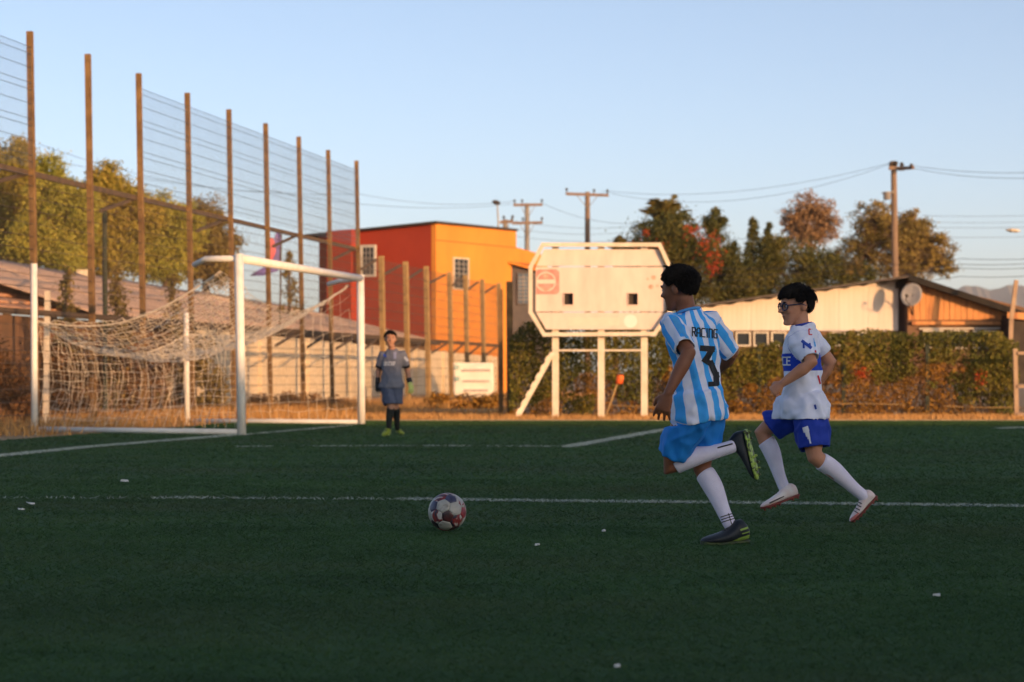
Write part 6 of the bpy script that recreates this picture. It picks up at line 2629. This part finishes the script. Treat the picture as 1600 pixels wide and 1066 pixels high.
# glasses
hfr2 = Frame(cfg2['head_f'], cfg2['head_u'])
q2 = lambda f, l, u: W2['head'] + (hfr2.f * f + hfr2.l * l + hfr2.u * u) * 0.985
mb = MB()
for s in (-1, 1):
    ring = []
    for k in range(21):
        a = 2 * math.pi * k / 20
        ring.append(q2(0.0885 - 0.012 * abs(math.cos(a)) * (1 if math.cos(a) * s > 0 else 0.2), s * 0.033 + 0.0255 * math.cos(a), 0.004 + 0.0195 * math.sin(a)))
    mb.tube(ring, 0.0036, 6, cap=False)
    mb.tube([q2(0.082, s * 0.058, 0.010), q2(0.060, s * 0.074, 0.011), q2(-0.005, s * 0.079, 0.010), q2(-0.030, s * 0.080, -0.004)], 0.0032, 6)
mb.tube([q2(0.089, -0.009, 0.010), q2(0.095, 0, 0.013), q2(0.089, 0.009, 0.010)], 0.0028, 6)
gls = mb.build('glasses', M['frame_blue'], boy2)
for s in (-1, 1):
    mb = MB()
    poly = [q2(0.0875 - 0.012 * abs(math.cos(a)) * (1 if math.cos(a) * s > 0 else 0.2), s * 0.033 + 0.0245 * math.cos(a), 0.004 + 0.0185 * math.sin(a)) for a in np.linspace(0, 2 * math.pi, 19)[:-1]]
    mb.prism(poly, -hfr2.f * 0.0015)
    mb.build('lens', M['lens'], gls)

# ---- goalkeeper
J3 = dict(neck=(613, 547, 0.0), pelvis=(611.5, 599, 0.0), head=(610.0, 530.5, -0.02),
          sh_l=(628.5, 553, -0.01), el_l=(636.5, 579, 0.04), wr_l=(640.5, 599, -0.02), hd_l=(642.5, 609, -0.04),
          sh_r=(598.5, 554.5, 0.03), el_r=(591.5, 579, 0.08), wr_r=(590, 597, 0.02), hd_r=(589.5, 607, 0.0),
          hip_l=(617.5, 602, 0.0), kn_l=(618.5, 637, 0.0), an_l=(621, 669, 0.18),
          hip_r=(606, 602, 0.0), kn_r=(610.5, 638, -0.06), an_r=(607, 671, -0.02))
cfg3 = dict(sc=1.0, seed=21, vox=0.009, fwd_sh=(-0.30, -0.95, 0), fwd_hip=(-0.35, -0.93, 0), head_f=(0.12, -1, 0.0), hs=1.0,
            skin=M['skin3'], shirt=M['jersey_keeper'], shorts=M['short_grey'], sock=M['sock_black'], collar=M['collar_grey'], gloves=1,
            hem=-0.16, sleeve_l=0.86, sleeve_r=0.86, short_l=0.86, sock_l=-0.02, sock_r=-0.02, loose=0.004,
            hair_thick=0.012, hair_n=700, hair_len=0.026, hairline=LINE1, wr=0.008, wr_tilt=(0, 0, 0))
kp, W3, shirt3, shorts3 = mk('goalkeeper in grey blue kit with black socks standing by the goal', 31.7, J3, cfg3, 0.86, 0.095)
bv = bvh_of(shirt3)
decal('chest_lettering', letters('UNICEF', 599.8, 571.0, 2.6, 5.2, 0.75, 0.0, 0.85), bv, M['ink_white'], shirt3, step=0.7)
decal('chest_emblem', [([(600.5, 555.0), (602.5, 556.5)], 3.2)], bv, nmat('emblem_blue', (0.05, 0.10, 0.50), (0.05, 0.12, 0.55), 9, 0.6), shirt3, step=0.8)
decal('chest_crest', [([(617.0, 552.5), (617.0, 558.5)], 4.5)], bv, nmat('crest_grey', (0.26, 0.28, 0.42), (0.20, 0.22, 0.36), 25, 0.6), shirt3, step=0.8)
decal('sleeve_patch', [([(633.0, 559), (636, 563)], 3.5)], bv, nmat('patch_grey', (0.45, 0.48, 0.56), (0.38, 0.40, 0.48), 25, 0.6), shirt3, step=0.8)
boot(kp, P(608, 677.5, 31.75), P(599.5, 682.0, 31.50), (0, 0.05, 1), 1, M['boot_lime'], M['sole_lime'], M['lace'])
boot(kp, P(620, 676.0, 31.95), P(630.0, 679.5, 31.80), (0, 0.05, 1), 1, M['boot_lime'], M['sole_lime'], M['lace'])
for side, s, mt in (('l', 1, M['glove_lime']), ('r', -1, M['glove_black'])):
    mb = MB()
    wr, hd = W3['wr_' + side], W3['hd_' + side]
    hand(mb, wr, hd - wr, Vector((-s * 0.6, 0.7, 0)), s, 0.35, 1.18)
    el = W3['el_' + side]
    dd = (wr - el).normalized()
    mb.tube([wr - dd * 0.06, wr, wr + dd * 0.02], [0.034, 0.034, 0.034], 12)
    me = solid(mb, 0.007, 3)
    finish(me, 'glove', mt, kp)
    if side == 'l':
        mb = MB()
        mb.tube([wr - dd * 0.07, wr - dd * 0.005], [0.037, 0.037], 12)
        mb.build('glove_cuff', M['glove_black'], kp)
# ------------------------------------------------------------------ ball
BALL_R = 0.1015
bc = G(699, 832)
bc = Vector((Xat(699, bc.y + 0.02), bc.y + 0.02, BALL_R + 0.006))
ball = thing('football', 'scuffed white football with red and dark blue panels rolling on the turf', 'ball', tuple(bc))
ph = (1 + 5 ** 0.5) / 2
iv = [Vector(p).normalized() for p in ((-1, ph, 0), (1, ph, 0), (-1, -ph, 0), (1, -ph, 0), (0, -1, ph), (0, 1, ph), (0, -1, -ph), (0, 1, -ph), (ph, 0, -1), (ph, 0, 1), (-ph, 0, -1), (-ph, 0, 1))]
el_ = min((a - b).length for i, a in enumerate(iv) for b in iv[i + 1:])
nb = {i: [j for j in range(12) if j != i and (iv[i] - iv[j]).length < el_ * 1.05] for i in range(12)}
rotm = Vector((-0.08, -1, -0.32)).normalized().rotation_difference(iv[0]).to_matrix().inverted() @ Matrix.Rotation(0.0, 3, 'X')
rotm = iv[0].rotation_difference(Vector((0.04, -1, -0.20)).normalized()).to_matrix()


def ball_mat(name, base, marks):
    m, nt, b = new_mat(name)
    b.inputs['Roughness'].default_value = 0.38
    tc = nnode(nt, 'ShaderNodeNewGeometry')
    vm = nnode(nt, 'ShaderNodeVectorMath', operation='SUBTRACT')
    vm.inputs[1].default_value = tuple(bc)
    nt.links.new(tc.outputs['Position'], vm.inputs[0])
    nz = nnode(nt, 'ShaderNodeTexNoise')
    nz.inputs['Scale'].default_value = 9
    nz.inputs['Detail'].default_value = 5
    nz.inputs['Distortion'].default_value = 2.2
    nt.links.new(vm.outputs[0], nz.inputs['Vector'])
    rp = nnode(nt, 'ShaderNodeValToRGB')
    rp.color_ramp.elements[0].color = (*base[0], 1)
    rp.color_ramp.elements[0].position = 0.30
    rp.color_ramp.elements[1].color = (*base[1], 1)
    rp.color_ramp.elements[1].position = 0.62
    for (pos, c) in marks:
        e = rp.color_ramp.elements.new(pos)
        e.color = (*c, 1)
    nt.links.new(nz.outputs['Fac'], rp.inputs['Fac'])
    nt.links.new(rp.outputs['Color'], b.inputs['Base Color'])
    return m


WHT, RED, NAV, BLK = (0.40, 0.39, 0.35), (0.24, 0.035, 0.035), (0.03, 0.03, 0.055), (0.02, 0.018, 0.02)
BM = {'white': ball_mat('ball_white', ((0.22, 0.20, 0.17), (0.46, 0.45, 0.41)), [(0.45, WHT)]),
      'swirl': ball_mat('ball_swirl', (WHT, NAV), [(0.47, (0.50, 0.48, 0.45)), (0.50, RED), (0.55, RED), (0.57, NAV)]),
      'dark': ball_mat('ball_dark', (BLK, (0.10, 0.03, 0.03)), [(0.5, (0.03, 0.02, 0.025))]),
      'red': ball_mat('ball_red', (RED, (0.25, 0.03, 0.05)), [(0.5, (0.36, 0.05, 0.06))]),
      'navy': ball_mat('ball_navy', (NAV, (0.08, 0.085, 0.17)), [])}


def ball_panel(corners, mat):
    cs = [rotm @ c for c in corners]
    cen = sum(cs, Vector()).normalized()
    mb = MB()
    n = len(cs)
    sub = 4
    loop = []
    for i in range(n):
        for k in range(sub):
            loop.append(cs[i].lerp(cs[(i + 1) % n], k / sub))
    rings_ = []
    for (s, r) in ((1.0, BALL_R - 0.0035), (0.975, BALL_R - 0.0012), (0.94, BALL_R), (0.62, BALL_R), (0.3, BALL_R)):
        cn = sum(cs, Vector()) / n
        rings_.append([bc + (cn.lerp(p, s)).normalized() * r for p in loop])
    b = 0
    for rg in rings_:
        mb.v += rg
    m = len(loop)
    for j in range(len(rings_) - 1):
        for i in range(m):
            mb.f.append((j * m + i, j * m + (i + 1) % m, (j + 1) * m + (i + 1) % m, (j + 1) * m + i))
            mb.mi.append(0)
    mb.v.append(bc + cen * BALL_R)
    for i in range(m):
        mb.f.append(((len(rings_) - 1) * m + i, (len(rings_) - 1) * m + (i + 1) % m, len(mb.v) - 1))
        mb.mi.append(0)
    mb.build('panel', mat, ball, smooth=True)


def order(c, pts):
    a = c.orthogonal().normalized()
    b = c.cross(a)
    return sorted(pts, key=lambda p: math.atan2(p.dot(b), p.dot(a)))


for i in range(12):
    pts = [iv[i].lerp(iv[j], 1 / 3) for j in nb[i]]
    c = (rotm @ iv[i])
    mt = BM['dark'] if (i == 0 or c.z < -0.4) else (BM['navy'] if c.z > 0.25 else BM['red'])
    ball_panel(order(iv[i], pts), mt)
k = 0
for i in range(12):
    for j in nb[i]:
        for l in nb[i]:
            if i < j < l and l in nb[j]:
                tri = (i, j, l)
                c = (iv[i] + iv[j] + iv[l]).normalized()
                pts = []
                for a in tri:
                    for b in tri:
                        if a != b:
                            pts.append(iv[a].lerp(iv[b], 1 / 3))
                cw = rotm @ c
                mt = 'white' if k % 3 else 'swirl'
                if cw.z > 0.55:
                    mt = 'swirl'
                if cw.z < -0.75:
                    mt = 'red'
                ball_panel(order(c, pts), BM[mt])
                k += 1

# ------------------------------------------------------------------ litter on the turf
M['scrap'] = nmat('white_scrap', (0.74, 0.74, 0.73), (0.60, 0.60, 0.58), 30, 0.7)
for (px, py, w, lab) in ((195, 752, 0.05, 'largest white paper scrap on the turf in front of the goal'),
                         (48, 787, 0.045, 'upper of two pale scraps on the turf at the left edge'),
                         (33, 796.5, 0.035, 'lower of two pale scraps on the turf at the left edge'),
                         (964, 1040, 0.014, 'tiny white scrap near the bottom of the picture'),
                         (1464, 930, 0.022, 'thin pale scrap on the turf at the lower right'),
                         (840, 851, 0.022, 'small pale scrap on the turf between ball and striped boy'),
                         (944, 829, 0.02, 'tiny pale scrap on the turf just below the white line')):
    g = G(px, py, 0.03)
    mb = MB()
    n = 9
    top = []
    rr = random.Random(px)
    for k in range(n):
        a = 2 * math.pi * k / n
        r = 0.6 * w * rr.uniform(0.7, 1.2)
        top.append(g + Vector((math.cos(a) * r, math.sin(a) * r * 0.8, rr.uniform(0.0, w * 0.35))))
    mb.prism(top, (0, 0, -0.006))
    tag(mb.build('paper_scrap', M['scrap']), lab, 'litter', 'scraps on the turf')
